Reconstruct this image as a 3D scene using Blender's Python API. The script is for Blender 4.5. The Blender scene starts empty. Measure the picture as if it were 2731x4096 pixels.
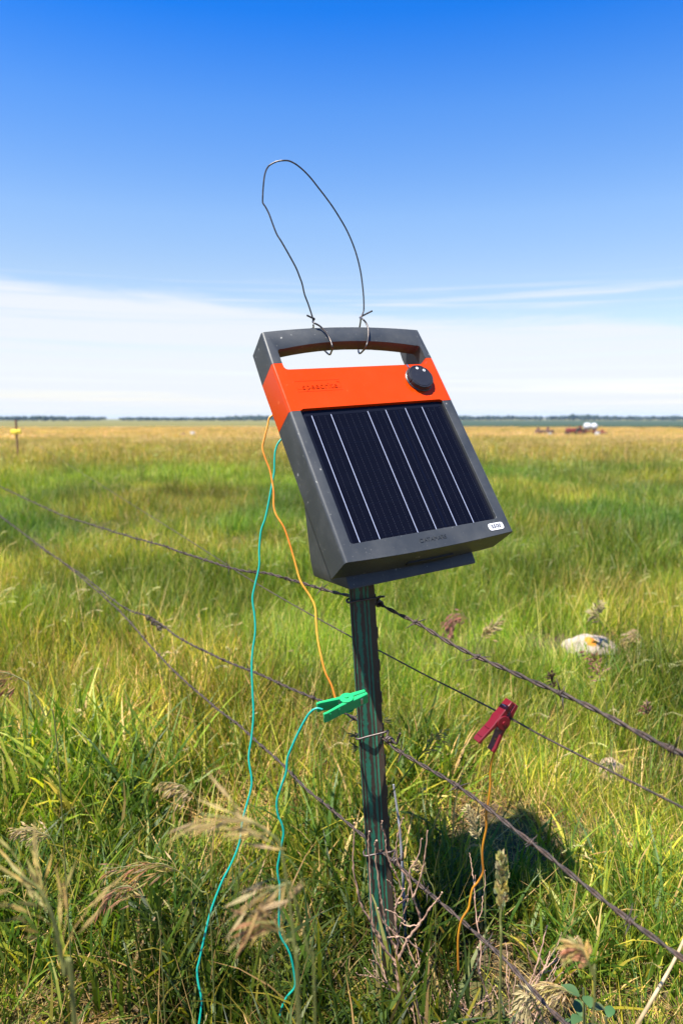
import bpy, bmesh, math, random
import numpy as np
from mathutils import Vector, Matrix, noise

random.seed(7); RNG = np.random.default_rng(11)
SC = bpy.context.scene
COL = SC.collection

# ------------------------------------------------------------------ camera, sky, sun, exposure
FPX, CX, CY = 2900.0, 1365.5, 2048.0          # lens in photo pixels
PITCH = math.radians(7.465)
EYE = Vector((0.0, 0.0, 0.839))
cam_d = bpy.data.cameras.new('camera'); cam = bpy.data.objects.new('camera', cam_d); COL.objects.link(cam)
cam.location = EYE; cam.rotation_euler = (math.radians(90) - PITCH, 0, 0)
cam_d.sensor_fit = 'VERTICAL'; cam_d.sensor_height = 36.0; cam_d.lens = FPX / 4096 * 36
cam_d.clip_start = 0.05; cam_d.clip_end = 20000
cam_d.dof.use_dof = True; cam_d.dof.focus_distance = 0.97; cam_d.dof.aperture_fstop = 5.9
SC.camera = cam

SUN = Vector((-0.275, -0.275, 0.92)).normalized()      # towards the sun: behind the camera, left, high
sun_d = bpy.data.lights.new('sun', 'SUN'); sun = bpy.data.objects.new('sun', sun_d); COL.objects.link(sun)
sun_d.energy = 4.8; sun_d.angle = math.radians(0.53); sun_d.color = (1.0, 0.95, 0.86)
sun.rotation_euler = SUN.to_track_quat('Z', 'Y').to_euler(); sun.location = (-3, -3, 9)

SC.view_settings.view_transform = 'Standard'; SC.view_settings.look = 'None'
SC.view_settings.exposure = 1.5; SC.view_settings.gamma = 1.0; SC.view_settings.use_curve_mapping = False
SC.cycles.max_bounces = 6; SC.cycles.diffuse_bounces = 3; SC.cycles.transmission_bounces = 4; SC.cycles.volume_bounces = 0


class NT:
    """small node-tree writer"""
    def __init__(s, tree):
        s.t = tree; tree.nodes.clear()
    def n(s, kind, **kw):
        nd = s.t.nodes.new(kind)
        for k, v in kw.items():
            if k.startswith('i_'):
                nd.inputs[k[2:].replace('_', ' ')].default_value = v
            else:
                setattr(nd, k, v)
        return nd
    def l(s, a, b): s.t.links.new(a, b)
    def math(s, op, a, b=None, c=None):
        nd = s.n('ShaderNodeMath', operation=op)
        for i, v in enumerate((a, b, c)):
            if v is None: continue
            if isinstance(v, (int, float)): nd.inputs[i].default_value = v
            else: s.l(v, nd.inputs[i])
        return nd.outputs[0]
    def mix(s, fac, a, b, blend='MIX'):
        nd = s.n('ShaderNodeMix', data_type='RGBA', blend_type=blend)
        for idx, v in ((0, fac), (6, a), (7, b)):
            if isinstance(v, (int, float)): nd.inputs[idx].default_value = v
            elif isinstance(v, tuple): nd.inputs[idx].default_value = (*v, 1.0) if len(v) == 3 else v
            else: s.l(v, nd.inputs[idx])
        return nd.outputs[2]
    def ramp(s, fac, stops, interp='LINEAR'):
        nd = s.n('ShaderNodeValToRGB'); cr = nd.color_ramp; cr.interpolation = interp
        while len(cr.elements) < len(stops): cr.elements.new(0.5)
        for e, (p, c) in zip(cr.elements, stops):
            e.position = p; e.color = (*c, 1.0) if len(c) == 3 else c
        s.l(fac, nd.inputs[0]); return nd.outputs[0]
    def noise(s, vec, scale, detail=3.0, rough=0.55, dist=0.0):
        nd = s.n('ShaderNodeTexNoise', i_Scale=scale, i_Detail=detail, i_Roughness=rough, i_Distortion=dist)
        if vec is not None: s.l(vec, nd.inputs['Vector'])
        return nd.outputs[0]
    def mapping(s, vec, scale=(1, 1, 1), loc=(0, 0, 0)):
        nd = s.n('ShaderNodeMapping'); nd.inputs['Scale'].default_value = scale; nd.inputs['Location'].default_value = loc
        s.l(vec, nd.inputs['Vector']); return nd.outputs[0]


world = bpy.data.worlds.new('World'); SC.world = world; world.use_nodes = True
w = NT(world.node_tree)
sky = w.n('ShaderNodeTexSky', sky_type='NISHITA', sun_disc=False)
sky.sun_elevation = math.asin(SUN.z); sky.sun_rotation = math.atan2(SUN.x, SUN.y) % (2 * math.pi)
sky.altitude = 600; sky.air_density = 1.0; sky.dust_density = 0.6; sky.ozone_density = 2.0
tc = w.n('ShaderNodeTexCoord')
sep = w.n('ShaderNodeSeparateXYZ'); w.l(tc.outputs['Generated'], sep.inputs[0])
elev = w.math('MULTIPLY', w.math('ARCSINE', sep.outputs[2]), 180 / math.pi)
hsv = w.n('ShaderNodeHueSaturation', i_Saturation=1.25, i_Value=1.0); w.l(sky.outputs[0], hsv.inputs['Color'])
grade = w.ramp(w.math('DIVIDE', elev, 40.0), [(0.0, (1.45, 1.22, 1.14)), (0.12, (1.62, 1.29, 1.16)), (0.265, (1.99, 1.47, 1.28)), (0.365, (1.94, 1.57, 1.48)), (0.54, (1.12, 1.39, 1.74)), (0.68, (0.20, 1.06, 1.89)), (1.0, (0.18, 1.0, 1.85))])
skyc = w.mix(1.0, hsv.outputs[0], grade, 'MULTIPLY')
# thin cloud: direction projected on a flat layer far above
dz = w.math('MAXIMUM', sep.outputs[2], 0.02)
az = w.math('DIVIDE', sep.outputs[0], w.math('MAXIMUM', sep.outputs[1], 0.05))
comb = w.n('ShaderNodeCombineXYZ')
w.l(az, comb.inputs[0]); w.l(w.math('MULTIPLY', elev, 0.16), comb.inputs[1])
n1 = w.noise(w.mapping(comb.outputs[0], (1.6, 1.5, 1), (3.1, 0.3, 0)), 1.3, 6, 0.6, 0.5)
n2 = w.noise(w.mapping(comb.outputs[0], (1.5, 9.0, 1), (2.4, 4.7, 0)), 1.6, 7, 0.6, 0.5)
band_t = w.math('ADD', w.math('MULTIPLY', w.math('SUBTRACT', n1, 0.5), 3.5), w.math('MULTIPLY', w.math('MINIMUM', w.math('MAXIMUM', az, -0.6), 0.5), -3.4))  # cloud-top wander, higher at left
low = w.n('ShaderNodeMapRange', interpolation_type='SMOOTHSTEP'); w.l(w.math('SUBTRACT', elev, band_t), low.inputs[0])
low.inputs[1].default_value = 8.5; low.inputs[2].default_value = 7.4; low.inputs[3].default_value = 0.0; low.inputs[4].default_value = 0.95
veil = w.n('ShaderNodeMapRange', interpolation_type='SMOOTHSTEP'); w.l(n2, veil.inputs[0])
veil.inputs[1].default_value = 0.47; veil.inputs[2].default_value = 0.70; veil.inputs[3].default_value = 0.0; veil.inputs[4].default_value = 1.0
belt = w.n('ShaderNodeMapRange', interpolation_type='SMOOTHSTEP'); w.l(w.math('ABSOLUTE', w.math('SUBTRACT', elev, 8.8)), belt.inputs[0])
belt.inputs[1].default_value = 1.9; belt.inputs[2].default_value = 0.2; belt.inputs[3].default_value = 0.0; belt.inputs[4].default_value = 0.7
n3 = w.noise(w.mapping(comb.outputs[0], (1.1, 7.0, 1), (5.2, 1.9, 0)), 1.5, 7, 0.62, 0.7)
tex = w.n('ShaderNodeMapRange', interpolation_type='SMOOTHSTEP'); w.l(n3, tex.inputs[0])
tex.inputs[1].default_value = 0.30; tex.inputs[2].default_value = 0.56; tex.inputs[3].default_value = 0.55; tex.inputs[4].default_value = 1.0
cloud = w.math('MAXIMUM', w.math('MULTIPLY', low.outputs[0], tex.outputs[0]), w.math('MULTIPLY', veil.outputs[0], belt.outputs[0]))
skyf = w.mix(cloud, skyc, (6.3, 6.6, 7.05))
bg = w.n('ShaderNodeBackground', i_Strength=0.05); w.l(skyf, bg.inputs[0])
w.l(bg.outputs[0], w.n('ShaderNodeOutputWorld').inputs[0])

# ------------------------------------------------------------------ helpers
CP, SP = math.cos(PITCH), math.sin(PITCH)
def ray(u, v):
    x = (u - CX) / FPX; y = (v - CY) / FPX
    return Vector((x, CP - y * SP, -SP - y * CP))
def at(u, v, depth): return EYE + ray(u, v) * depth
def at_y(u, v, Y):
    d = ray(u, v); return EYE + d * (Y / d.y)
def at_z(u, v, Z):
    d = ray(u, v); return EYE + d * ((Z - EYE.z) / d.z)

WM = {}
def tag(o, label=None, cat=None, group=None, kind=None):
    if label: o['label'] = label
    if cat: o['category'] = cat
    if group: o['group'] = group
    if kind: o['kind'] = kind
    return o
def empty(name, mat, label, cat, group=None):
    o = bpy.data.objects.new(name, None); COL.objects.link(o)
    if isinstance(mat, Vector): mat = Matrix.Translation(mat)
    o.matrix_world = mat; WM[o] = mat.copy(); o.empty_display_size = 0.05
    return tag(o, label, cat, group)
def link(name, mesh, mat=None, parent=None, local=False, smooth=True, sharp=35):
    """link a mesh; vertices are world coordinates unless local"""
    if mat is not None: mesh.materials.clear(); mesh.materials.append(mat)
    if smooth:
        mesh.shade_smooth()
        if sharp: mesh.set_sharp_from_angle(angle=math.radians(sharp))
    o = bpy.data.objects.new(name, mesh); COL.objects.link(o)
    M = Matrix.Identity(4)
    if parent is not None:
        o.parent = parent; M = WM[parent]
        if not local: mesh.transform(M.inverted())
    WM[o] = M
    return o
def pyd(name, v, f):
    m = bpy.data.meshes.new(name); m.from_pydata([tuple(p) for p in v], [], f); m.update(); return m
def from_bm(name, bm):
    bmesh.ops.recalc_face_normals(bm, faces=bm.faces)
    m = bpy.data.meshes.new(name); bm.to_mesh(m); bm.free(); return m

def spline(pts, n=6):
    """Catmull-Rom through the points"""
    P = [Vector(p) for p in pts]; out = []
    for i in range(len(P) - 1):
        a = P[max(i - 1, 0)]; b = P[i]; c = P[i + 1]; d = P[min(i + 2, len(P) - 1)]
        for k in range(n):
            t = k / n; t2 = t * t; t3 = t2 * t
            out.append(0.5 * ((2 * b) + (c - a) * t + (2 * a - 5 * b + 4 * c - d) * t2 + (3 * b - a - 3 * c + d) * t3))
    out.append(P[-1]); return out
def tube_data(path, rad, seg=8, v=None, f=None, cap=True):
    v = [] if v is None else v; f = [] if f is None else f
    b0 = len(v); N = len(path)
    up = Vector((0.31, 0.2, 0.93)).normalized(); prev = None
    for i, p in enumerate(path):
        t = (path[min(i + 1, N - 1)] - path[max(i - 1, 0)])
        t = t.normalized() if t.length > 1e-9 else Vector((0, 0, 1))
        nrm = (prev if prev is not None else t.cross(up))
        nrm = (nrm - t * nrm.dot(t))
        if nrm.length < 1e-6: nrm = t.orthogonal()
        nrm.normalize(); prev = nrm; bi = t.cross(nrm)
        r = rad(i / (N - 1)) if callable(rad) else rad
        for k in range(seg):
            a = 2 * math.pi * k / seg
            v.append(p + nrm * (math.cos(a) * r) + bi * (math.sin(a) * r))
    for i in range(N - 1):
        for k in range(seg):
            k2 = (k + 1) % seg
            f.append((b0 + i * seg + k, b0 + i * seg + k2, b0 + (i + 1) * seg + k2, b0 + (i + 1) * seg + k))
    if cap:
        f.append(tuple(b0 + k for k in reversed(range(seg)))); f.append(tuple(b0 + (N - 1) * seg + k for k in range(seg)))
    return v, f
def tube(name, path, rad, mat, parent=None, seg=8, sharp=60):
    v, f = tube_data(path, rad, seg); return link(name, pyd(name, v, f), mat, parent, sharp=sharp)
def prism_bm(poly, z0, z1, bm=None):
    bm = bm or bmesh.new()
    a = [bm.verts.new((x, y, z0)) for x, y in poly]; b = [bm.verts.new((x, y, z1)) for x, y in poly]
    n = len(poly)
    bm.faces.new(list(reversed(a))); bm.faces.new(b)
    for i in range(n): bm.faces.new((a[i], a[(i + 1) % n], b[(i + 1) % n], b[i]))
    return bm
def box_bm(x0, x1, y0, y1, z0, z1, bm=None):
    return prism_bm([(x0, y0), (x1, y0), (x1, y1), (x0, y1)], z0, z1, bm)
def bevel(bm, w, seg=2, pred=None, ang=25):
    bmesh.ops.recalc_face_normals(bm, faces=bm.faces)
    E = [e for e in bm.edges if len(e.link_faces) == 2 and e.calc_face_angle(0) > math.radians(ang) and (pred is None or pred(e))]
    bmesh.ops.bevel(bm, geom=E, offset=w, segments=seg, profile=0.5, affect='EDGES', clamp_overlap=True)
    return bm
def lathe_bm(prof, seg=48, rmod=None, bm=None):
    """profile of (r, z) about the Z axis"""
    bm = bm or bmesh.new(); rings = []
    for r, z in prof:
        if r < 1e-7: rings.append([bm.verts.new((0, 0, z))]); continue
        ring = []
        for k in range(seg):
            a = 2 * math.pi * k / seg; rr = r * (rmod(a, r, z) if rmod else 1)
            ring.append(bm.verts.new((rr * math.cos(a), rr * math.sin(a), z)))
        rings.append(ring)
    for A, B in zip(rings, rings[1:]):
        if len(A) == 1 and len(B) == 1: continue
        for k in range(seg):
            k2 = (k + 1) % seg
            if len(A) == 1: bm.faces.new((A[0], B[k], B[k2]))
            elif len(B) == 1: bm.faces.new((A[k], A[k2], B[0]))
            else: bm.faces.new((A[k], A[k2], B[k2], B[k]))
    return bm
def text_mesh(body, size, extrude, align='CENTER', spacing=1.0, bold=0.0):
    cu = bpy.data.curves.new('lettering', 'FONT'); cu.body = body; cu.size = size; cu.extrude = extrude
    cu.align_x = align; cu.align_y = 'CENTER'; cu.space_character = spacing; cu.resolution_u = 3; cu.offset = size * bold
    o = bpy.data.objects.new('lettering', cu); COL.objects.link(o)
    dg = bpy.context.evaluated_depsgraph_get(); m = bpy.data.meshes.new_from_object(o.evaluated_get(dg))
    bpy.data.objects.remove(o); bpy.data.curves.remove(cu)
    return m

# ------------------------------------------------------------------ materials
def mat_new(name):
    m = bpy.data.materials.new(name); m.use_nodes = True; t = NT(m.node_tree)
    out = t.n('ShaderNodeOutputMaterial'); p = t.n('ShaderNodeBsdfPrincipled'); t.l(p.outputs[0], out.inputs[0])
    return m, t, p, out
def setc(t, p, name, val):
    if isinstance(val, (int, float)): p.inputs[name].default_value = val
    elif isinstance(val, tuple): p.inputs[name].default_value = (*val, 1.0)
    else: t.l(val, p.inputs[name])
def objco(t): return t.n('ShaderNodeTexCoord').outputs['Object']
def bump(t, p, h, strength=0.2, dist=0.001):
    b = t.n('ShaderNodeBump', i_Strength=strength, i_Distance=dist); t.l(h, b.inputs['Height']); t.l(b.outputs[0], p.inputs['Normal'])

def plastic(name, c, rough, dust=0.25, grain=0.15, spec=0.5, dustc=(0.3, 0.29, 0.26)):
    m, t, p, o = mat_new(name); oc = objco(t)
    big = t.noise(oc, 16, 5, 0.65); spk = t.noise(oc, 420, 2, 0.5); fine = t.noise(oc, 1500, 2, 0.5)
    d = t.ramp(big, [(0.42, (0, 0, 0)), (0.8, (1, 1, 1))])
    s = t.ramp(spk, [(0.70, (0, 0, 0)), (0.74, (1, 1, 1))])
    c1 = t.mix(t.math('MULTIPLY', d, dust * 0.35), c, dustc)
    scr = t.noise(t.mapping(oc, (900, 40, 60)), 1.0, 3, 0.6); sc2 = t.ramp(scr, [(0.73, (0, 0, 0)), (0.78, (1, 1, 1))])
    blot = t.ramp(t.noise(oc, 130, 1, 0.4), [(0.76, (0, 0, 0)), (0.79, (1, 1, 1))])
    s = t.math('MAXIMUM', s, t.math('MAXIMUM', t.math('MULTIPLY', sc2, 0.5), t.math('MULTIPLY', blot, 1.2)))
    c2 = t.mix(t.math('MULTIPLY', s, dust), c1, tuple(min(1, x * 1.6) for x in dustc))
    setc(t, p, 'Base Color', c2)
    setc(t, p, 'Roughness', t.math('ADD', rough, t.math('MULTIPLY', d, 0.12)))
    p.inputs['Specular IOR Level'].default_value = spec
    bump(t, p, fine, grain, 0.0004)
    return m
def simple(name, c, rough=0.5, metal=0.0, var=0.25, scale=60, bumps=0.0, spec=0.5):
    m, t, p, o = mat_new(name); oc = objco(t); n = t.noise(oc, scale, 4, 0.6)
    v = t.math('ADD', 1 - var, t.math('MULTIPLY', n, 2 * var))
    cc = t.n('ShaderNodeVectorMath', operation='SCALE'); cc.inputs[0].default_value = c; t.l(v, cc.inputs['Scale'])
    setc(t, p, 'Base Color', cc.outputs[0]); setc(t, p, 'Roughness', rough); setc(t, p, 'Metallic', metal)
    p.inputs['Specular IOR Level'].default_value = spec
    if bumps: bump(t, p, n, bumps, 0.002)
    return m
def two_tone(name, a, b, scale, lo, hi, rough=0.6, metal=0.0, stretch=(1, 1, 1), bumps=0.2):
    m, t, p, o = mat_new(name); oc = t.mapping(objco(t), stretch); n = t.noise(oc, scale, 6, 0.65)
    k = t.ramp(n, [(lo, (0, 0, 0)), (hi, (1, 1, 1))])
    setc(t, p, 'Base Color', t.mix(k, a, b)); setc(t, p, 'Roughness', rough); setc(t, p, 'Metallic', metal)
    if bumps: bump(t, p, n, bumps, 0.001)
    return m

M_GREY = plastic('charcoal_plastic', (0.028, 0.032, 0.036), 0.45, 0.32, 0.25, 0.35)
M_ORANGE = plastic('orange_plastic', (0.50, 0.036, 0.0), 0.20, 0.12, 0.05, 0.25, dustc=(0.55, 0.2, 0.06))
M_BLACK = plastic('black_plastic', (0.014, 0.014, 0.016), 0.40, 0.10, 0.15)
M_WHITE = simple('white_print', (0.62, 0.62, 0.62), 0.45, var=0.03)
M_INK = simple('dark_print', (0.03, 0.035, 0.06), 0.5, var=0.05)
M_SILVER = simple('silver_ribbon', (0.55, 0.58, 0.66), 0.32, 0.55, var=0.06, scale=300)
M_TEAL = plastic('teal_cable_sheath', (0.0, 0.25, 0.19), 0.35, 0.08, 0.05)
M_YELLOW = two_tone('yellow_cable_sheath', (0.55, 0.28, 0.03), (0.42, 0.14, 0.008), 9, 0.42, 0.6, 0.35, bumps=0.02)
M_ORLEAD = two_tone('orange_cable_sheath', (0.52, 0.24, 0.016), (0.30, 0.11, 0.012), 9, 0.42, 0.6, 0.38, bumps=0.02)
M_GCLIP = plastic('green_clip_plastic', (0.010, 0.31, 0.095), 0.36, 0.05, 0.05)
M_RCLIP = plastic('red_clip_plastic', (0.115, 0.001, 0.006), 0.42, 0.05, 0.05)
M_STEEL = simple('bare_steel', (0.42, 0.42, 0.44), 0.35, 0.9, var=0.2, scale=200)
M_RUST = two_tone('rusty_barbed_wire', (0.022, 0.0165, 0.0135), (0.080, 0.047, 0.032), 220, 0.42, 0.66, 0.66, 0.0)
M_TIE = two_tone('weathered_tie_wire', (0.045, 0.033, 0.030), (0.10, 0.07, 0.055), 260, 0.45, 0.7, 0.42, 0.3)
M_DARKWIRE = two_tone('dark_iron_wire', (0.06, 0.055, 0.055), (0.17, 0.13, 0.10), 160, 0.45, 0.72, 0.38, 0.6)
M_TWIG = two_tone('dry_twig_bark', (0.36, 0.225, 0.15), (0.17, 0.085, 0.055), 90, 0.40, 0.70, 0.75)
M_GREYSTEM = two_tone('weathered_stem', (0.25, 0.25, 0.27), (0.14, 0.13, 0.13), 60, 0.4, 0.65, 0.8)
M_STRAW = two_tone('dry_straw', (0.40, 0.31, 0.17), (0.26, 0.18, 0.085), 40, 0.4, 0.65, 0.7, bumps=0.1)
# cells behind glass: navy with fine printed fingers, row gaps and a double gap line
def cell_material():
    m, t, p, o = mat_new('solar_cells'); oc = objco(t); s = t.n('ShaderNodeSeparateXYZ'); t.l(oc, s.inputs[0])
    x, y = s.outputs[0], s.outputs[1]
    def line(coord, period, phase, width):      # 1 on thin lines of the given period
        fr = t.math('FRACT', t.math('DIVIDE', t.math('ADD', coord, phase + 10 * period), period))
        return t.math('LESS_THAN', fr, width / period)
    fing = line(y, 0.00155, 0, 0.0005)
    inter = line(x, 0.0092, 0.002, 0.0004); dash = line(y, 0.0031, 0.0, 0.0016)
    rows = line(y, 0.0213, 0.0085, 0.0007)
    gap = t.math('MULTIPLY', t.math('LESS_THAN', t.math('ABSOLUTE', t.math('SUBTRACT', x, 0.0297)), 0.0009), 1.0)
    inside = t.math('MULTIPLY', t.math('LESS_THAN', t.math('ABSOLUTE', x), 0.1015), t.math('LESS_THAN', t.math('ABSOLUTE', t.math('ADD', y, 0.0525)), 0.0865))
    n = t.noise(t.mapping(oc, (40, 40, 40)), 1.0, 2)
    base = t.mix(n, (0.0018, 0.0019, 0.0042), (0.003, 0.0034, 0.0066))
    c = t.mix(t.math('MULTIPLY', fing, 0.22), base, (0.011, 0.012, 0.020))
    c = t.mix(t.math('MULTIPLY', t.math('MULTIPLY', inter, dash), 0.35), c, (0.08, 0.085, 0.11))
    c = t.mix(t.math('MULTIPLY', rows, 0.6), c, (0.003, 0.004, 0.009)); c = t.mix(gap, c, (0.003, 0.004, 0.010))
    c = t.mix(inside, (0.006, 0.007, 0.012), c)
    setc(t, p, 'Base Color', c); setc(t, p, 'Roughness', 0.16)
    p.inputs['Specular IOR Level'].default_value = 0.12
    dust = t.noise(oc, 26, 6, 0.7)
    setc(t, p, 'Roughness', t.math('ADD', 0.12, t.math('MULTIPLY', dust, 0.18)))
    return m
M_CELL = cell_material()
def post_material():
    m, t, p, o = mat_new('chipped_green_steel'); oc = objco(t); s = t.n('ShaderNodeSeparateXYZ'); t.l(oc, s.inputs[0])
    wob = t.noise(t.mapping(oc, (110, 110, 32)), 1.0, 6, 0.75)
    fine = t.noise(t.mapping(oc, (420, 420, 150)), 1.0, 3, 0.7)
    xx = t.math('ADD', s.outputs[0], t.math('MULTIPLY', t.math('SUBTRACT', wob, 0.5), 0.0035))
    def stripe(c, wd, amt):
        d = t.math('DIVIDE', t.math('ABSOLUTE', t.math('SUBTRACT', xx, c)), wd)
        return t.math('MULTIPLY', t.math('SUBTRACT', 1.0, t.math('MINIMUM', d, 1.0)), amt)
    k = stripe(0.0030, 0.0021, 1.5)
    for c, wd, a in ((0.0083, 0.0016, 1.5), (-0.0058, 0.0062, 0.98), (-0.0125, 0.0016, 0.9), (-0.0168, 0.0014, 1.0), (0.0145, 0.0022, 0.40)):
        k = t.math('MAXIMUM', k, stripe(c, wd, a))
    k = t.math('ADD', k, t.math('ADD', t.math('MULTIPLY', t.math('SUBTRACT', fine, 0.5), 1.1), t.math('MULTIPLY', t.math('SUBTRACT', wob, 0.5), 1.9)))
    mask = t.ramp(k, [(0.52, (0, 0, 0)), (0.60, (1, 1, 1))])
    rust = t.mix(fine, (0.020, 0.014, 0.011), (0.052, 0.033, 0.022))
    grn = t.mix(wob, (0.009, 0.078, 0.044), (0.020, 0.155, 0.090))
    setc(t, p, 'Base Color', t.mix(mask, rust, grn)); setc(t, p, 'Roughness', 0.55)
    bump(t, p, t.math('ADD', mask, fine), 0.35, 0.0006)
    return m
M_POST = post_material()
def leaf_material(name, transl=0.44, rough=0.5):
    m, t, p, o = mat_new(name)
    a = t.n('ShaderNodeAttribute', attribute_name='leaf_col'); b = t.n('ShaderNodeAttribute', attribute_name='tint', attribute_type='INSTANCER')
    c = t.mix(1.0, a.outputs['Color'], b.outputs['Color'], 'MULTIPLY')
    setc(t, p, 'Base Color', c); setc(t, p, 'Roughness', rough); p.inputs['Specular IOR Level'].default_value = 0.35
    tr = t.n('ShaderNodeBsdfTranslucent'); t.l(t.mix(1.0, c, (1.25, 1.35, 0.55), 'MULTIPLY'), tr.inputs[0])
    mx = t.n('ShaderNodeMixShader'); mx.inputs[0].default_value = transl
    t.l(p.outputs[0], mx.inputs[1]); t.l(tr.outputs[0], mx.inputs[2]); t.l(mx.outputs[0], o.inputs[0])
    return m
M_LEAF = leaf_material('grass_blades')
def leaf_solo(name, transl=0.35, rough=0.5):
    m, t, p, o = mat_new(name)
    c = t.n('ShaderNodeAttribute', attribute_name='leaf_col').outputs['Color']
    setc(t, p, 'Base Color', c); setc(t, p, 'Roughness', rough); p.inputs['Specular IOR Level'].default_value = 0.35
    tr = t.n('ShaderNodeBsdfTranslucent'); t.l(c, tr.inputs[0])
    mx = t.n('ShaderNodeMixShader'); mx.inputs[0].default_value = transl
    t.l(p.outputs[0], mx.inputs[1]); t.l(tr.outputs[0], mx.inputs[2]); t.l(mx.outputs[0], o.inputs[0])
    return m
M_STALK = leaf_solo('seeding_stalk', 0.30, 0.55)

# ------------------------------------------------------------------ terrain
HR = [(0, 0), (4, 0), (12, -0.03), (40, -0.55), (100, -1.80), (220, -2.55), (600, -3.7), (1500, -5.2), (4000, -9.0)]
def ground_z(x, y):
    r = math.hypot(x, y)
    for (a, za), (b, zb) in zip(HR, HR[1:]):
        if r <= b:
            t = (r - a) / (b - a); z = za + (zb - za) * t; break
    else: z = HR[-1][1]
    amp = 0.012 if r < 3 else min(0.012 + (r - 3) * 0.002, 0.16)
    return z + amp * (noise.noise(Vector((x * 0.8, y * 0.8, 3.0))) if r < 12 else noise.noise(Vector((x * 0.06, y * 0.06, 9.0))))
NR, NA = 150, 200
vs = [(0, 0, ground_z(0, 0))]; fs = []
rads = [0.25 * (4000 / 0.25) ** (i / (NR - 1)) for i in range(NR)]
for r in rads:
    for k in range(NA):
        a = 2 * math.pi * k / NA; x, y = r * math.cos(a), r * math.sin(a); vs.append((x, y, ground_z(x, y)))
for k in range(NA): fs.append((0, 1 + k, 1 + (k + 1) % NA))
for i in range(NR - 1):
    for k in range(NA):
        a = 1 + i * NA + k; b = 1 + i * NA + (k + 1) % NA; fs.append((a, a + NA, b + NA, b))
def field_material():
    m, t, p, o = mat_new('pasture_ground'); g = t.n('ShaderNodeNewGeometry').outputs['Position']
    ln = t.n('ShaderNodeVectorMath', operation='LENGTH'); t.l(g, ln.inputs[0]); d = ln.outputs['Value']
    near = t.mix(t.ramp(t.noise(g, 60, 6, 0.7), [(0.35, (0, 0, 0)), (0.7, (1, 1, 1))]), (0.035, 0.025, 0.016), (0.15, 0.11, 0.062))
    near = t.mix(t.ramp(t.noise(g, 9, 4, 0.6), [(0.45, (0, 0, 0)), (0.7, (1, 1, 1))]), near, (0.075, 0.085, 0.022))
    far = t.ramp(t.noise(t.mapping(g, (0.02, 0.05, 0.02)), 1.0, 6, 0.65), [(0.3, (0.09, 0.10, 0.022)), (0.5, (0.135, 0.122, 0.034)), (0.7, (0.16, 0.132, 0.048))])
    far = t.mix(t.ramp(t.noise(t.mapping(g, (0.5, 1.2, 0.5)), 1.0, 5, 0.7), [(0.4, (0, 0, 0)), (0.7, (0.5, 0.5, 0.5))]), far, (0.10, 0.09, 0.03))
    mr = t.n('ShaderNodeMapRange'); t.l(d, mr.inputs[0]); mr.inputs[1].default_value = 8; mr.inputs[2].default_value = 30
    setc(t, p, 'Base Color', t.mix(mr.outputs[0], near, far)); setc(t, p, 'Roughness', 0.95); p.inputs['Specular IOR Level'].default_value = 0.1
    bump(t, p, t.noise(g, 45, 5, 0.7), 0.7, 0.02)
    return m
ground = link('ground', pyd('ground', vs, fs), field_material(), sharp=None)
tag(ground, 'pasture ground under the grass, running to the horizon', 'ground', kind='structure')

# dark green crop beyond the pasture, right of the energizer
def crop():
    v, f = [], []; nx, ny = 60, 26
    for j in range(ny):
        Y = 235 * (900 / 235) ** (j / (ny - 1))
        for i in range(nx):
            xi = 0.02 + (1.6 - 0.02) * i / (nx - 1); x = xi * Y + (6 if j == 0 else 0) * math.sin(i * .7)
            v.append((x, Y, ground_z(x, Y) + 0.7 + 0.08 * noise.noise(Vector((x * .2, Y * .1, 0)))))
    for j in range(ny - 1):
        for i in range(nx - 1):
            a = j * nx + i; f.append((a, a + 1, a + nx + 1, a + nx))
    b = len(v)
    for i in range(nx): x, y, z = v[i]; v.append((x, y - 0.4, z - 1.0))
    for i in range(nx - 1): f.append((b + i, b + i + 1, i + 1, i))
    return pyd('crop_field', v, f)
m, t, p, o = mat_new('green_crop'); g = t.n('ShaderNodeNewGeometry').outputs['Position']
setc(t, p, 'Base Color', t.ramp(t.noise(t.mapping(g, (0.15, 0.3, 0.3)), 1.0, 5, 0.7), [(0.3, (0.007, 0.022, 0.005)), (0.7, (0.018, 0.040, 0.008))])); setc(t, p, 'Roughness', 0.9)
tag(link('crop_field', crop(), m, sharp=None), 'dark green crop field in a band below the far trees', 'field', kind='structure')

# far woods: many lumpy crowns read as one dark line
def tree_mass(name, rows, seed):
    rnd = random.Random(seed); v, f = [], []
    base = bmesh.new(); bmesh.ops.create_icosphere(base, subdivisions=1, radius=1); base.verts.ensure_lookup_table()
    bv = [x.co.copy() for x in base.verts]; bf = [[x.index for x in q.verts] for q in base.faces]; base.free()
    for x, y, r, h in rows:
        z0 = ground_z(x, y)
        for c in range(5):
            cx = x + rnd.uniform(-.7, .7) * r; cy = y + rnd.uniform(-.5, .5) * r; cz = z0 + h * rnd.uniform(.3, .8); s = h * rnd.uniform(.22, .42)
            b0 = len(v)
            for q in bv:
                k = s * (1 + 0.35 * rnd.uniform(-1, 1)); v.append((cx + q.x * k * 1.3, cy + q.y * k, max(z0 - 0.3, cz + q.z * k)))
            for q in bf: f.append([b0 + i for i in q])
    return pyd(name, v, f)
rows = []
for i in range(620):                                   # right and middle: about 1.4 km off
    xi = -0.15 + 0.95 * random.random(); Y = random.uniform(1250, 1650); k = noise.noise(Vector((xi * 14, 2.2, 0)))
    if k > -0.6: rows.append((xi * Y, Y, 10, random.uniform(6.5, 8.0) + 3.0 * max(k, 0)))
M_WOODS = two_tone('far_foliage', (0.008, 0.019, 0.012), (0.018, 0.032, 0.016), 0.4, 0.35, 0.65, 0.9, bumps=0)
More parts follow.
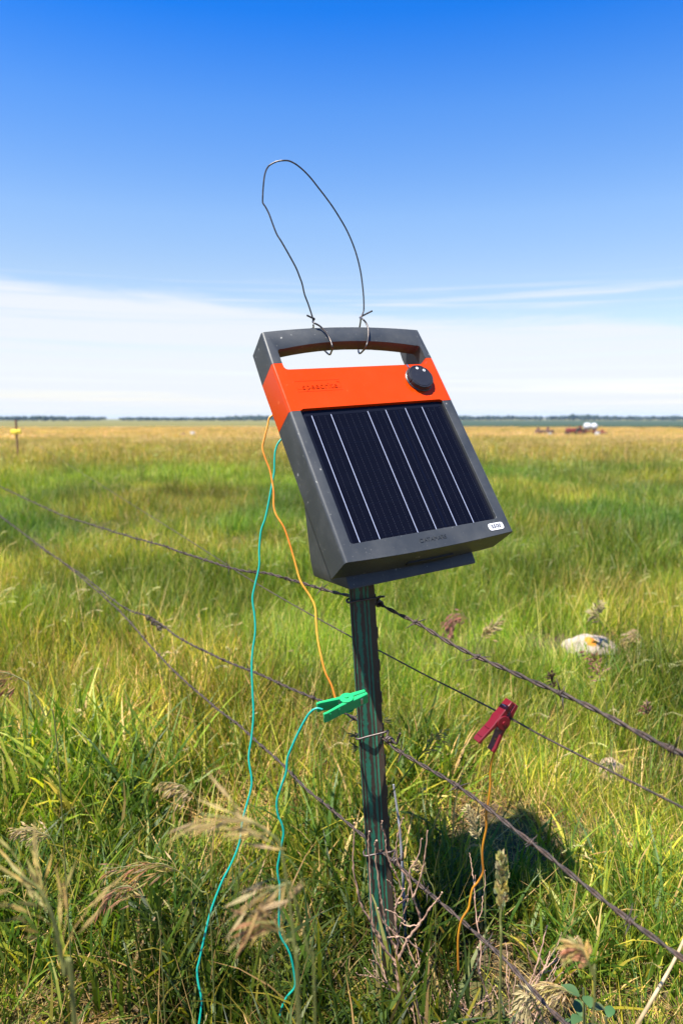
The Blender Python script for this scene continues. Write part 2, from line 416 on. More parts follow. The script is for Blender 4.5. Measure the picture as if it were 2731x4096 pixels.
tag(link('distant_woods', tree_mass('distant_woods', rows, 3), M_WOODS, smooth=False), 'far dark line of trees along the right horizon', 'woods', kind='stuff')
rows = []
for i in range(520):
    xi = -0.80 + 0.70 * random.random(); Y = random.uniform(1000, 1350); k = noise.noise(Vector((xi * 11, 8.2, 0)))
    if k > -0.35: rows.append((xi * Y, Y, 8, random.uniform(4.0, 5.2) + 1.6 * max(k, 0) + (1.0 if xi < -.3 else 0)))
tag(link('distant_hedgerow', tree_mass('distant_hedgerow', rows, 5), M_WOODS, smooth=False), 'far low hedgerow along the left horizon', 'hedgerow', kind='stuff')

# ------------------------------------------------------------------ solar energizer
S = 1.1
AX = [Vector((0.86813, 0.49171, 0.06768)), Vector((-0.329, 0.46796, 0.82023)), Vector((0.37164, -0.73433, 0.56802))]
CEN = Vector((0.05716, 0.91666, -0.01812)) * S + EYE
DEV = Matrix.Translation(CEN) @ (Matrix((AX[0], AX[1], AX[2])).transposed().to_4x4() @ Matrix.Scale(S, 4))
dev = empty('solar_energizer', DEV, 'charcoal and orange solar fence energizer with carry handle, on top of the green post', 'energizer')
HW, YB, YM, YT, TH = 0.1225, -0.1613, 0.0401, 0.1116, 0.046   # half width, bottom, panel top, orange top, thickness
def dlink(name, bm_or_mesh, mat, parent=dev, sharp=35):
    me = bm_or_mesh if isinstance(bm_or_mesh, bpy.types.Mesh) else from_bm(name, bm_or_mesh)
    return link(name, me, mat, parent, local=True, sharp=sharp)
def arc_pts(x0, x1, y0, rise, n=12):
    c = (x0 + x1) / 2; h = (x1 - x0) / 2
    return [(x0 + (x1 - x0) * i / n, y0 + rise * (1 - (((x0 + (x1 - x0) * i / n) - c) / h) ** 2)) for i in range(n + 1)]
def rounded(poly, r, n=4, which=None):
    out = []; N = len(poly)
    for i, p in enumerate(poly):
        if which is not None and i not in which: out.append(p); continue
        P = Vector(p); a = (Vector(poly[i - 1]) - P).normalized(); b = (Vector(poly[(i + 1) % N]) - P).normalized()
        A = P + a * r; B = P + b * r
        for k in range(n + 1):
            t = k / n; q = A * (1 - t) ** 2 + P * 2 * t * (1 - t) + B * t * t; out.append((q.x, q.y))
    return out
def front_edge(e, xlim=0.118):
    a, b = e.verts[0].co, e.verts[1].co
    return a.z > -1e-5 and b.z > -1e-5 and abs(a.x) > xlim and abs(b.x) > xlim
# lower housing: U-shaped rim round the recessed panel, over a solid back
RX0, RX1, RY0, RD = -0.1072, 0.1058, -0.1408, -0.0042
bm = bmesh.new()
outer = [(-HW, YM)] + arc_pts(-HW, HW, YB, -0.0032) + [(HW, YM)]
inner = [(RX1, YM)] + rounded([(RX1, YM), (RX1, RY0), (RX0, RY0), (RX0, YM)], 0.004, 4, (1, 2))[1:-1] + [(RX0, YM)]
fo = [bm.verts.new((x, y, 0)) for x, y in outer]; bo = [bm.verts.new((x * 0.985, y, -TH)) for x, y in outer]
fi = [bm.verts.new((x, y, 0)) for x, y in inner]; di = [bm.verts.new((x, y, RD - 0.0016)) for x, y in inner]
bm.faces.new(fo + fi)
for i in range(len(fo) - 1): bm.faces.new((fo[i], bo[i], bo[i + 1], fo[i + 1]))
for i in range(len(fi) - 1): bm.faces.new((fi[i], fi[i + 1], di[i + 1], di[i]))
bm.faces.new(di); bm.faces.new(list(reversed(bo))); bm.faces.new([fo[-1]] + fi[:1] + di[:1] + di[-1:] + fi[-1:] + [fo[0], bo[0], bo[-1]])
bevel(bm, 0.0042, 4, lambda e: front_edge(e)); bevel(bm, 0.0007, 1, lambda e: e.verts[0].co.z > -0.002 and e.verts[1].co.z > -0.002 and max(abs(e.verts[0].co.y), abs(e.verts[1].co.y)) > .139 or (e.verts[0].co.z > -0.002 and abs(e.verts[0].co.x) < .109), 40)
dlink('housing', bm, M_GREY)
# orange control band
bm = bmesh.new()
HB = 0.1018; HX0, HX1 = -0.1080, 0.1104
poly = [(-HW, YM + .0003), (RX0, YM + .0003), (RX0 + .004, YM + .0026), (RX1 - .004, YM + .0026), (RX1, YM + .0003), (HW, YM + .0003), (HW, YT)] + \
       rounded([(HX1, YT), (HX1, HB), (HX0, HB), (HX0, YT)], 0.0065, 5, (1, 2)) + [(-HW, YT)]
bm = prism_bm(poly, -TH, 0.0)
for v_ in bm.verts:
    if v_.co.z < -.04: v_.co.x *= 0.985
bevel(bm, 0.0038, 4, lambda e: front_edge(e)); 
dlink('control_band', bm, M_ORANGE)
# handle
poly = [(-HW, YT + .0004), (HX0, YT + .0004)] + [(HX0, 0.1292), (HX0 + .0012, .1322), (HX0 + .004, .1337)] + arc_pts(HX0 + .008, HX1 - .008, .1339, 0.0102, 10) + \
       [(HX1 - .004, .1337), (HX1 - .0012, .1322), (HX1, .1292)] + [(HX1, YT + .0004), (HW, YT + .0004)] + list(reversed(arc_pts(-HW * .985, HW * .985, .1608, 0.0068, 12)))
BARZ = -.0180
bm = prism_bm(poly, BARZ, 0.0)
bevel(bm, 0.0038, 4, lambda e: front_edge(e)); bevel(bm, 0.0012, 2, lambda e: min(e.verts[0].co.y, e.verts[1].co.y) > .125 and abs(e.verts[0].co.z - e.verts[1].co.z) < .001 and abs(e.verts[0].co.x) < .117)
prism_bm([(-HW, YT + .0004), (HX0, YT + .0004), (HX0, .1460), (HX0 - .002, .1604), (-HW * .985, .1606)], -TH, BARZ, bm)
prism_bm([(HX1, YT + .0004), (HW, YT + .0004), (HW * .985, .1606), (HX1 + .002, .1604), (HX1, .1460)], -TH, BARZ, bm)
for v_ in bm.verts: v_.co.x *= 1 + .015 * v_.co.z / TH if abs(v_.co.x) > .1205 else 1
dlink('handle', bm, M_GREY)
# hole floor: the inside of the handle opening behind the front rim on the right is closed by a rib
# solar panel with ribbons
bm = box_bm(RX0 + .0002, RX1 - .0002, RY0 + .0002, YM + .0018, RD - .0014, RD)
panel = dlink('solar_panel', bm, M_CELL)
for x, y0, y1 in ((-.0929, -.1390, .0345), (-.0661, -.1393, .0346), (-.0128, -.1397, .0349), (.0143, -.1397, .0349), (.0450, -.1399, .0352), (.0716, -.1400, .0352)):
    bm = box_bm(x - .00042, x + .00042, y0, y1, RD + .00005, RD + .00035); dlink('busbar', bm, M_SILVER, panel)
# knob
KX, KY = 0.0829, 0.0765
kb = lathe_bm([(0, 0), (.0202, 0), (.0202, .0012), (.0192, .0020), (.0186, .0068), (.0180, .0075), (.0166, .0075), (.0164, .0071), (.0158, .0071), (.0156, .0075), (0, .0076)], 96,
              lambda a, r, z: 0.955 if (r > .0175 and z > .0015 and abs(((a / (2 * math.pi) * 10) % 1) - .5) < .07) else 1.0)
for v_ in kb.verts: v_.co += Vector((KX, KY, 0.0002))
knob = dlink('knob', kb, M_BLACK)
def disc(cx, cy, z, r, r_in=0.0, seg=24):
    bm = lathe_bm([(r_in, 0), (r_in, .0002), (r, .0002), (r, 0)] if r_in else [(0, .0002), (r, .0002), (r, 0)], seg)
    for v_ in bm.verts: v_.co += Vector((cx, cy, z))
    return bm
dlink('on_mark', disc(.0816, .0895, .0079, .0020), M_WHITE, knob); dlink('off_mark', disc(.0912, .0855, .0079, .0020, .0012), M_WHITE, knob)
bm = box_bm(-.0010, .0010, 0, .0052, 0, .0016); bmesh.ops.rotate(bm, verts=bm.verts, matrix=Matrix.Rotation(0.28, 3, 'Z'))
for v_ in bm.verts: v_.co += Vector((.0748, .0962, 0))
ptr = dlink('pointer', bm, M_STEEL, dev)
# moulded logo: shallow recess lines and raised letters
bm = bmesh.new()
for a in ((-.1010, -.0385, .0830, .0836), (-.1010, -.0385, .0672, .0678), (-.1013, -.1007, .0672, .0836), (-.0388, -.0382, .0672, .0836), (-.1010, -.0925, .0712, .0717), (-.0430, -.0385, .0712, .0717)):
    box_bm(a[0], a[1], a[2], a[3], -.0001, .00022, bm)
dlink('logo_border', bm, M_ORANGE)
lg = text_mesh('speedrite', .0122, .0006, spacing=1.08); lg.transform(Matrix.Translation((-.0690, .0745, .0002))); dlink('logo_lettering', lg, M_ORANGE)
lg = text_mesh('TM', .0026, .0004); lg.transform(Matrix.Translation((-.0412, .0795, .0002))); dlink('trademark_lettering', lg, M_ORANGE)
lg = text_mesh('DATAMARS', .0072, .0005, spacing=1.05); lg.transform(Matrix.Translation((.0013, -.1518, .0002))); dlink('maker_lettering', lg, M_GREY)
bm = prism_bm(rounded([(.0868, -.1557), (.1100, -.1557), (.1100, -.1462), (.0868, -.1462)], .0036, 5), .00005, .0007)
badge = dlink('model_badge', bm, M_WHITE)
lg = text_mesh('S500', .0070, .0001, spacing=1.12, bold=.035); lg.transform(Matrix.Translation((.0984, -.1509, .0009))); dlink('badge_lettering', lg, M_INK, badge)
# battery hatch grip in the underside
bm = prism_bm(rounded([(-.024, -.040), (.046, -.040), (.046, -.030), (-.024, -.030)], .004, 3), 0, .0022)
bm.transform(Matrix(((1, 0, 0, 0), (0, 0, -1, -.1641), (0, 1, 0, 0), (0, 0, 0, 1)))); dlink('hatch_grip', bm, M_BLACK)
# rear battery housing: wedge that stands on the post
prof = [(.0216, -.0455), (-.1090, -.1185), (-.1145, -.1200), (-.1276, -.1238), (-.1786, -.0475), (-.1640, -.0455)]
bm = bmesh.new(); X0, X1 = -.1025, .0860
a = [bm.verts.new((X0, y, z)) for y, z in prof]; b = [bm.verts.new((X1, y, z)) for y, z in prof]
bm.faces.new(a); bm.faces.new(list(reversed(b)))
for i in range(len(prof)): bm.faces.new((a[i], b[i], b[(i + 1) % len(prof)], a[(i + 1) % len(prof)]))
bevel(bm, 0.003, 2); rear = dlink('battery_housing', bm, M_GREY)
bm = box_bm(-.1045, -.1020, -.113, -.05, -.1165, -.090); bmesh.ops.rotate(bm, verts=bm.verts, cent=(-.1, -.08, -.1), matrix=Matrix.Rotation(0.0, 3, 'X'))
bm.free()

# ------------------------------------------------------------------ steel post
PT = at_y(1445, 2350, 0.958); PB = at_y(1548, 3985, 0.958)
pz = (PT - PB).normalized(); px = Vector((1, 0, 0)); px = (px - pz * px.dot(pz)).normalized(); py = pz.cross(px)
PM = Matrix((px, py, pz)).transposed().to_4x4(); PM.translation = PB
post = empty('fence_post', PM, 'chipped green steel post carrying the solar energizer, clips and wires', 'fence post')
PLEN = (PT - PB).length + 0.035
mm = 0.001
sec = [(-17.2, 0.6), (-16.6, 0), (-14.6, 0), (-13.9, 1.3), (-13.2, 1.5), (-12.4, .8), (-6, 3.0), (1, 5.4), (4.8, 6.2), (9, 5.2), (14, 2.6), (16.8, 0.7), (17.4, 1.2), (17.6, 3.4), (12, 7.0), (7.6, 9.6), (6.8, 34), (3.0, 34), (2.2, 9.6), (-8, 6.6), (-16.8, 3.6)]
bm = prism_bm([(x * mm, y * mm) for x, y in sec], -0.25, PLEN)
link('rail', from_bm('rail', bm), M_POST, post, local=True, sharp=25)
bm = box_bm(.0155, .0192, .0025, .0075, 0, .016); bevel(bm, .001, 1); smesh = from_bm('stud', bm)
for k in range(13):
    so = link('stud', smesh, M_POST, post, local=True); so.location = (0, 0, 0.03 + k * 0.0462)

# ------------------------------------------------------------------ wires
P_MID = at_y(1470, 2750, 0.975)
NEAR_DIR = Vector(((1365 + 180) / FPX, -1.0, 0)); FAR_DIR = Vector((-(1365 + 450) / FPX, 1.0, 0))
def on_fence(u, v, off=0.0, near=True, origin=None, dirv=None):
    """point of the pixel's ray on the vertical plane through the fence line"""
    o = Vector((0.033, 1.006, 0)) if origin is None else origin
    dv = dirv if dirv is not None else (NEAR_DIR if near else FAR_DIR)
    n = Vector((-dv.y, dv.x, 0)); d = ray(u, v); s = (n.dot(o + Vector((0, off, 0))) - n.dot(EYE)) / n.dot(d)
    return EYE + d * s
bmb = None
def barb_mesh():
    v, f = [], []
    loop = [Vector((0.0006 * math.sin(0) + (k / 16 - .5) * .0052, .0023 * math.cos(k * .9), .0023 * math.sin(k * .9))) for k in range(15)]
    tube_data(loop, .00095, 6, v, f)
    for s, a in ((-1, .8), (1, 3.6)):
        d = Vector((s * .25, math.cos(a), math.sin(a))).normalized(); p0 = Vector((s * .0020, .0018 * math.cos(a), .0018 * math.sin(a)))
        tube_data([p0, p0 + d * .007, p0 + d * .0115 + Vector((s * .0008, 0, 0))], lambda q: .00095 * (1 - .75 * q), 5, v, f)
        tube_data([p0, p0 - d * .006 + Vector((s * .001, 0, 0)), p0 - d * .0095 + Vector((s * .002, 0, 0))], lambda q: .00095 * (1 - .75 * q), 5, v, f)
    m = pyd('barb', v, f); m.materials.append(M_RUST); m.shade_smooth(); return m
BARB = barb_mesh()
def barbed_wire(label, left, right, first_u, extra=0.0):
    """left: pixels from the post outwards to the far left; right: pixels from the post to the near right"""
    L = [on_fence(u, v, 0.0, False) for u, v in left]; R = [on_fence(u, v, 0.0, True) for u, v in right]
    d = (L[-1] - L[-2]).normalized(); L.append(L[-1] + d * 1.5); L.append(L[-1] + d * 4)
    d = (R[-1] - R[-2]).normalized(); R.append(R[-1] + d * .25); R.append(R[-1] + d * .5)
    path = spline(list(reversed(L)) + R, 10)
    # resample evenly
    cum = [0.0]
    for a, b in zip(path, path[1:]): cum.append(cum[-1] + (b - a).length)
    tot = cum[-1]; arr = np.array([list(p) for p in path]); cum = np.array(cum)
    def pt(s): return Vector([float(np.interp(s, cum, arr[:, k])) for k in range(3)])
    jit = lambda s: Vector((noise.noise(Vector((s * 9, extra, 0))), noise.noise(Vector((s * 9, extra, 5))), noise.noise(Vector((s * 9, extra, 9))))) * .0022
    root = empty('barbed_wire', R[0].copy(), label, 'barbed wire', 'rusty barbed wires of the fence')
    n = int(tot / .006)
    for ph in (0, math.pi):
        p = []
        for i in range(n + 1):
            s = tot * i / n; c = pt(s) + jit(s); tn = (pt(min(s + .01, tot)) - pt(max(s - .01, 0))).normalized()
            a = tn.cross(Vector((0, 0, 1))).normalized(); b = tn.cross(a); ang = 2 * math.pi * s / .062 + ph + extra
            p.append(c + (a * math.cos(ang) + b * math.sin(ang)) * .00135)
        tube('strand', p, .00135, M_RUST, root, 6)
    # barbs at five-inch spacing, phased by the first one seen right of the post
    best = min(np.linspace(0, tot, 4000), key=lambda s: abs((lambda q: CX + FPX * (q.x / (q.y * CP - (q.z - EYE.z) * SP)))(pt(s)) - first_u) if pt(s).y > .3 else 1e9)
    k = -int(best / .124); BS = Matrix.Scale(1.08, 4); inv = WM[root].inverted(); rnd = random.Random(int(first_u))
    while best + k * .124 < tot - .02:
        s = best + k * .124 + rnd.uniform(-.004, .004); k += 1
        if s < .05: continue
        c = pt(s) + jit(s); tn = (pt(min(s + .01, tot)) - pt(max(s - .01, 0))).normalized()
        M = tn.to_track_quat('X', 'Z').to_matrix().to_4x4() @ Matrix.Rotation(rnd.uniform(0, 6.28), 4, 'X') @ BS; M.translation = c
        bo_ = bpy.data.objects.new('barb', BARB); COL.objects.link(bo_); bo_.parent = root; bo_.matrix_local = inv @ M
    return root, pt, jit
w_top = barbed_wire('top barbed wire, tied to the green post just under the energizer', [(1395, 2382), (1250, 2345), (1085, 2296), (920, 2270), (640, 2180), (500, 2140), (340, 2090), (225, 2050), (110, 1997), (0, 1945)],
                    [(1502, 2408), (1600, 2458), (1664, 2491), (1862, 2601), (2086, 2703), (2339, 2821), (2603, 2956), (2731, 3014)], 1664, 0.3)
w_mid = barbed_wire('middle barbed wire, passing the post just below the green clip', [(1436, 2880), (1245, 2790), (1090, 2720), (905, 2645), (715, 2550), (610, 2475), (480, 2420), (330, 2300), (180, 2200), (90, 2130), (0, 2065)],
                    [(1535, 2952), (1560, 2975), (1597, 3006), (1828, 3146), (2128, 3370), (2300, 3515), (2488, 3668), (2731, 3842)], 1828, 1.7)
w_low = barbed_wire('lowest barbed wire, down in the grass and tied near the foot of the post', [(1458, 3345), (1370, 3275), (1285, 3205), (1210, 3142), (1090, 3020), (940, 2890), (780, 2760), (640, 2625), (480, 2445), (350, 2330), (240, 2240), (130, 2160), (0, 2060)],
                    [(1580, 3450), (1600, 3465), (1700, 3560), (1870, 3705), (2005, 3830), (2190, 4030), (2290, 4120)], 1700, 2.9)
# splice knot in the middle wire, left of the cables
rt, ptf, jf = w_mid
c = on_fence(617, 2490, 0, False); kn = []
rnd = random.Random(4)
ax_ = Vector((-.62, .9, .1)).normalized(); sd = ax_.cross(Vector((0, 0, 1))).normalized(); up_ = sd.cross(ax_)
for i in range(70):
    s = i / 69; a = i * 1.15
    kn.append(c + ax_ * ((s - .5) * .11) + (sd * math.cos(a) + up_ * math.sin(a)) * (.0055 + .003 * math.sin(i * .9)))
tube('splice', kn, .0016, M_RUST, rt, 6)

EL_O = Vector((0.03, 1.10, 0)); EL_D = Vector(((1365 + 28) / FPX, -1.0, 0))
EL = lambda u, v: on_fence(u, v, 0, True, EL_O, EL_D)
epts = [EL(65, 1727), EL(330, 1893), EL(700, 2125), EL(1000, 2318), EL(1405, 2548), EL(1515, 2602), EL(1700, 2700), EL(1870, 2785), EL(2045, 2876), EL(2170, 2945), EL(2400, 3064), EL(2731, 3232)]
d = (epts[-1] - epts[-2]).normalized(); epts.append(epts[-1] + d * .6)
d = (epts[0] - epts[1]).normalized(); epts.insert(0, epts[0] + d * 6)
ew = tube('electric_wire', spline(epts, 12), .0011, M_RUST, None, 6)
tag(ew, 'thin smooth electric fence wire behind the post, held by the red clip', 'wire')

# ties that hold the barbed wires to the post
PLp = lambda x, y, z: PM @ Vector((x, y, z))
def wire_tie(label, py_left, py_right, tail, knot_px):
    zl = (at_y(1470, py_left, .945) - PB).dot(pz); zr = (at_y(1470, py_right, .945) - PB).dot(pz)
    kn = on_fence(*knot_px)
    p = [PLp(.012, .016, zl + .004), PLp(-.010, .012, zl + .003), PLp(-.0195, .006, zl + .002), PLp(-.0205, .0015, zl), PLp(-.0175, -.0022, zl - .0005), PLp(-.006, -.0022, zl + (zr - zl) * .3), PLp(.008, -.0022, zl + (zr - zl) * .7), PLp(.019, -.0018, zr),
         PLp(.0245, .000, zr + .0008)]
    t_ = (on_fence(knot_px[0] + 40, knot_px[1] + 26) - kn).normalized(); a = t_.cross(Vector((0, 0, 1))).normalized(); b = a.cross(t_)
    for i in range(14):
        an = i * .75 + .4; p.append(kn + t_ * (i * .0006) + (a * math.cos(an) + b * math.sin(an)) * .0040)
    for u, v in tail: p.append(on_fence(u, v, -.004))
    e = tube('wire_tie', spline(p, 5), .00155, M_TIE, None, 7)
    return tag(e, label, 'wire tie', 'ties fastening barbed wire to the post')
wire_tie('uppermost wire tie on the post, in the shade just under the energizer', 2412, 2402, [(1508, 2398), (1515, 2388), (1536, 2383 + 3)], (1510, 2411))
wire_tie('shiny wire tie below the green clip, with an upright cut end', 2967, 2948, [(1566, 2960), (1585, 2975), (1592, 2955), (1600, 2933)], (1552, 2958))
wire_tie('lowest wire tie on the post, behind the dry twigs, hooked end', 3441, 3432, [(1597, 3432), (1607, 3440), (1611, 3425), (1610, 3410)], (1578, 3444))

# loop of wire hung on the handle
g3 = lambda l: [(1000 + x / 2.613, 600 + y / 2.613) for x, y in l]
g1 = lambda l: [(950 + x / 1.3635, 1200 + y / 1.3635) for x, y in l]
def dev_at(u, v, z):                                  # pixel onto a plane of the device
    n = AX[2]; o = DEV @ Vector((0, 0, z)); dd = ray(u, v); return EYE + dd * ((o - EYE).dot(n) / dd.dot(n))
DL = dev_at(1253, 1290, -.012); DR = dev_at(1447, 1265, -.012)
def loop_at(u, v):
    k = (u - 1253) / (1447 - 1253); k = min(max(k, -.6), 1.3); Y = DL.y + (DR.y - DL.y) * k
    return at_y(u, v, Y)
hang = [loop_at(*q) for q in g3([(662, 1800), (650, 1740), (608, 1610), (570, 1510), (545, 1400), (520, 1330), (480, 1230), (410, 1100), (330, 960), (280, 880), (240, 780), (200, 670), (165, 600), (136, 556), (132, 530), (133, 480), (138, 390), (150, 280), (165, 220), (182, 185), (210, 155), (280, 120), (350, 110), (410, 115), (480, 150), (560, 215), (640, 300), (710, 390), (780, 480), (860, 590), (930, 700), (1000, 820), (1060, 950), (1110, 1090), (1150, 1250), (1170, 1380), (1185, 1530), (1188, 1660), (1180, 1700), (1155, 1765)])]
root = empty('wire_hanger', hang[0].copy(), 'long narrow loop of dark wire standing up from the energizer handle', 'wire hanger')
tube('hanger_loop', spline(hang, 5), .00115, M_DARKWIRE, root, 7)
front_l = [dev_at(u, v, .0035) for u, v in g1([(415, 124), (450, 143), (485, 180), (507, 222), (517, 258)])]
under_l = [dev_at(950 + 512 / 1.3635, 1200 + 280 / 1.3635, -.010), dev_at(950 + 490 / 1.3635, 1200 + 291 / 1.3635, -.030)]
kl = loop_at(*g3([(655, 1790)])[0])
back_l = [dev_at(1240, 1330, -.050), dev_at(1253, 1312, -.048), dev_at(1253, 1300, -.02)]
tail_l = [loop_at(*q) for q in g3([(672, 1765), (640, 1750), (594, 1728)])]
tube('handle_wrap', spline(tail_l[::-1] + [kl] + front_l + under_l + back_l, 5), .00135, M_DARKWIRE, root, 7)
front_r = [dev_at(u, v, .0035) for u, v in g1([(680, 103), (700, 125), (712, 160), (712, 205), (702, 250)])]
under_r = [dev_at(950 + 685 / 1.3635, 1200 + 276 / 1.3635, -.010), dev_at(950 + 660 / 1.3635, 1200 + 285 / 1.3635, -.030)]
back_r = [dev_at(1432, 1330, -.050), dev_at(1438, 1308, -.048), dev_at(1442, 1285, -.03)]
tail_r = [loop_at(*q) for q in g3([(1147, 1752), (1180, 1730), (1275, 1682)])]
tube('handle_wrap', spline(tail_r[::-1] + front_r + under_r + back_r + [hang[-1]], 5), .00135, M_DARKWIRE, root, 7)

# ------------------------------------------------------------------ cables
def cable(name, px_, d0, d1, rad, mat, label, cat='cable', z_end=None):
    L = [0.0]
    for a, b in zip(px_, px_[1:]): L.append(L[-1] + math.hypot(a[0] - b[0], a[1] - b[1]))
    pts = [at(u, v, d0 + (d1 - d0) * l / L[-1]) for (u, v), l in zip(px_, L)]
    return tag(tube(name, spline(pts, 6), rad, mat, None, 8), label, cat)
yellow = [(1130, 1655), (1082, 1666), (1070, 1705), (1056, 1760), (1050, 1794), (1064, 1841), (1079, 1879), (1089, 1928), (1095, 1971), (1095, 2024), (1106, 2062), (1136, 2111), (1160, 2180), (1180, 2250), (1202, 2325), (1240, 2385), (1260, 2430), (1265, 2500), (1271, 2560), (1284, 2625), (1301, 2690), (1325, 2740), (1340, 2790), (1349, 2812)]
cable('lead_cable', yellow, 1.06, .95, .00148, M_YELLOW, 'yellow cable hanging from the energizer down to the green clip')
teal1 = [(1160, 1730), (1118, 1765), (1102, 1801), (1098, 1843), (1097, 1886), (1091, 1922), (1082, 1971), (1072, 2024), (1060, 2077), (1044, 2125), (1037, 2200), (1037, 2264), (1020, 2340), (1010, 2395), (1018, 2460), (1021, 2525), (1011, 2600), (1007, 2665), (1010, 2760), (1014, 2856), (1006, 2950), (995, 3031), (1006, 3110), (1003, 3160), (972, 3274), (958, 3370), (925, 3455), (888, 3527), (845, 3640), (820, 3740), (798, 3840), (789, 3880), (793, 3930), (806, 3995), (803, 4050), (795, 4110), (790, 4180)]
cable('earth_cable', teal1, 1.10, .925, .0015, M_TEAL, 'long teal cable from the back of the energizer down into the grass, left one')
teal2 = [(1290, 2838), (1264, 2834), (1234, 2857), (1199, 2918), (1169, 2983), (1150, 3033), (1144, 3090), (1125, 3145), (1107, 3205), (1112, 3260), (1128, 3298), (1134, 3335), (1126, 3380), (1117, 3430), (1110, 3470), (1113, 3510), (1119, 3540), (1119, 3600), (1116, 3660), (1118, 3725), (1128, 3757), (1148, 3790), (1165, 3833), (1178, 3904), (1178, 3950), (1145, 3991), (1124, 4042), (1115, 4100)]
cable('earth_cable', teal2, .935, .935, .0015, M_TEAL, 'wavy teal cable from the green clip down into the grass')
RC = EL(2030, 2866)
rdep = RC.y * CP - (RC.z - EYE.z) * SP
orange = [(1982, 2950), (1981, 2985), (1966, 3038), (1959, 3092), (1960, 3140), (1952, 3204), (1943, 3258), (1944, 3309), (1933, 3363), (1928, 3400), (1929, 3450), (1931, 3487), (1912, 3525), (1889, 3555), (1879, 3600), (1872, 3635), (1845, 3680), (1832, 3740), (1830, 3810), (1832, 3880)]
cable('lead_cable', orange, rdep, rdep + .04, .00128, M_ORLEAD, 'orange cable hanging from the red clip into the shaded grass')

# ------------------------------------------------------------------ crocodile clips
def clip(label, M, mat, sticker=False, yflip=1, gap=1.0, size=1.05):
    """local X along the jaws (tips at +X), Y the opening, Z the pivot axis"""
    M = M @ Matrix.Scale(size, 4); root = empty('fence_clip', M, label, 'clip', 'crocodile clips on the fence')
    H = .0071
    for sgn in (1, -1):
        P = [(.031, .0006), (.031, .0052), (.016, .0070), (-.005, .0085), (-.028, .0125), (-.0325, .0122), (-.0325, .0090), (-.027, .0088), (-.006, .0042), (.006, .0010)]
        P = [(x, y * sgn * gap) for x, y in P]
        bm = prism_bm(P, -H, H); bevel(bm, .0007, 1)
        jaw = link('jaw', from_bm('jaw', bm), mat, root, local=True)
        # ribs and lips standing proud of the outer face
        bm = bmesh.new()
        for x in (-.011, -.024):
            yo = .0085 + (-.005 - x) * .174; box_bm(x - .0009, x + .0009, yo * sgn * gap - .0004, yo * sgn * gap + .0014 * sgn, -H * .7, H * .7, bm)
        bevel(bm, .0004, 1); link('grip_rib', from_bm('grip_rib', bm), mat, jaw, local=True)
        bm = box_bm(.0195, .0225, .0062 * sgn, .0073 * sgn, -H * .55, H * .55); link('jaw_slot', from_bm('jaw_slot', bm), M_STEEL, jaw, local=True)
        v, f = [], []
        for k in range(6):
            x = .012 + k * .003; tube_data([Vector((x, .0004 * sgn, -H * .8)), Vector((x, .0004 * sgn, H * .8))], .0008, 4, v, f)
        link('teeth', pyd('teeth', v, f), M_STEEL, jaw, local=True)
    for s in (1, -1):
        bm = lathe_bm([(0, 0), (.0088, 0), (.0088, .0012), (.0082, .0017), (.0026, .0019), (.0024, .0034), (0, .0036)], 28)
        if s < 0:
            for v_ in bm.verts: v_.co.z *= -1
        for v_ in bm.verts: v_.co.z += s * (H + .0002); v_.co.x += .004
        link('pivot_disc', from_bm('pivot_disc', bm), mat, root, local=True)
    sp = [Vector((-.004 + .0024 * math.cos(k * .7), .0024 * math.sin(k * .7), -.0045 + k * .0003)) for k in range(31)]
    tube('spring', [M @ q for q in sp], .0006, M_STEEL, root, 6)
    if sticker:
        bm = box_bm(.0085, .0140, -.0098 * gap, -.0090 * gap, -.0030, .0030); link('sticker', from_bm('sticker', bm), M_WHITE, root, local=True)
    return root
def frame(xa, za, origin):
    x = xa.normalized(); z = (za - x * za.dot(x)).normalized(); y = z.cross(x)
    m = Matrix((x, y, z)).transposed().to_4x4(); m.translation = origin; return m
# green: gripping the left edge of the post, pivot axis nearly upright
tip = at(1458, 2790, .945); butt = at(1302, 2848, .925)
clip('bright green plastic clip gripping the left edge of the post', frame(tip - butt, Vector((.05, -.26, .96)), at(1376, 2816, .945)), M_GCLIP)
# red: hanging on the thin wire
tipr = at(2038, 2825, rdep); buttr = at(1948, 2965, rdep - .004)
clip('dark red plastic clip hanging on the thin electric wire', frame(tipr - buttr, Vector((.40, -.90, .12)), at(1992, 2893, rdep)), M_RCLIP, sticker=True, yflip=-1, size=.92, gap=1.15)

# ------------------------------------------------------------------ far things in the pasture
def gpt(u, d):
    x = (u - CX) / FPX * d; return Vector((x, d, ground_z(x, d)))
M_TANK = simple('white_tank_paint', (0.42, 0.42, 0.43), 0.4, var=0.06, scale=3)
M_REDM = two_tone('faded_red_paint', (0.20, 0.02, 0.014), (0.14, 0.04, 0.03), 2, 0.4, 0.7)
M_BROWNM = two_tone('rusty_iron', (0.13, 0.055, 0.035), (0.22, 0.10, 0.06), 2, 0.4, 0.7)
M_TYRE = simple('tyre_rubber', (0.02, 0.02, 0.02), 0.8)
def wheel(root, x, y, r, wd):
    bm = lathe_bm([(0, -wd * .3), (r * .55, -wd * .3), (r * .6, -wd * .5), (r * .95, -wd * .5), (r, -wd * .3), (r, wd * .3), (r * .95, wd * .5), (r * .6, wd * .5), (r * .55, wd * .3), (0, wd * .3)], 20)
    bm.transform(Matrix.Translation((x, y, r)) @ Matrix.Rotation(math.pi / 2, 4, 'X'))
    tyre = link('wheel', from_bm('wheel', bm), M_TYRE, root, local=True)
    bm = lathe_bm([(0, -wd * .36), (r * .5, -wd * .36), (r * .5, wd * .36), (0, wd * .36)], 16); bm.transform(Matrix.Translation((x, y, r)) @ Matrix.Rotation(math.pi / 2, 4, 'X'))
    link('rim', from_bm('rim', bm), M_REDM, tyre, local=True)
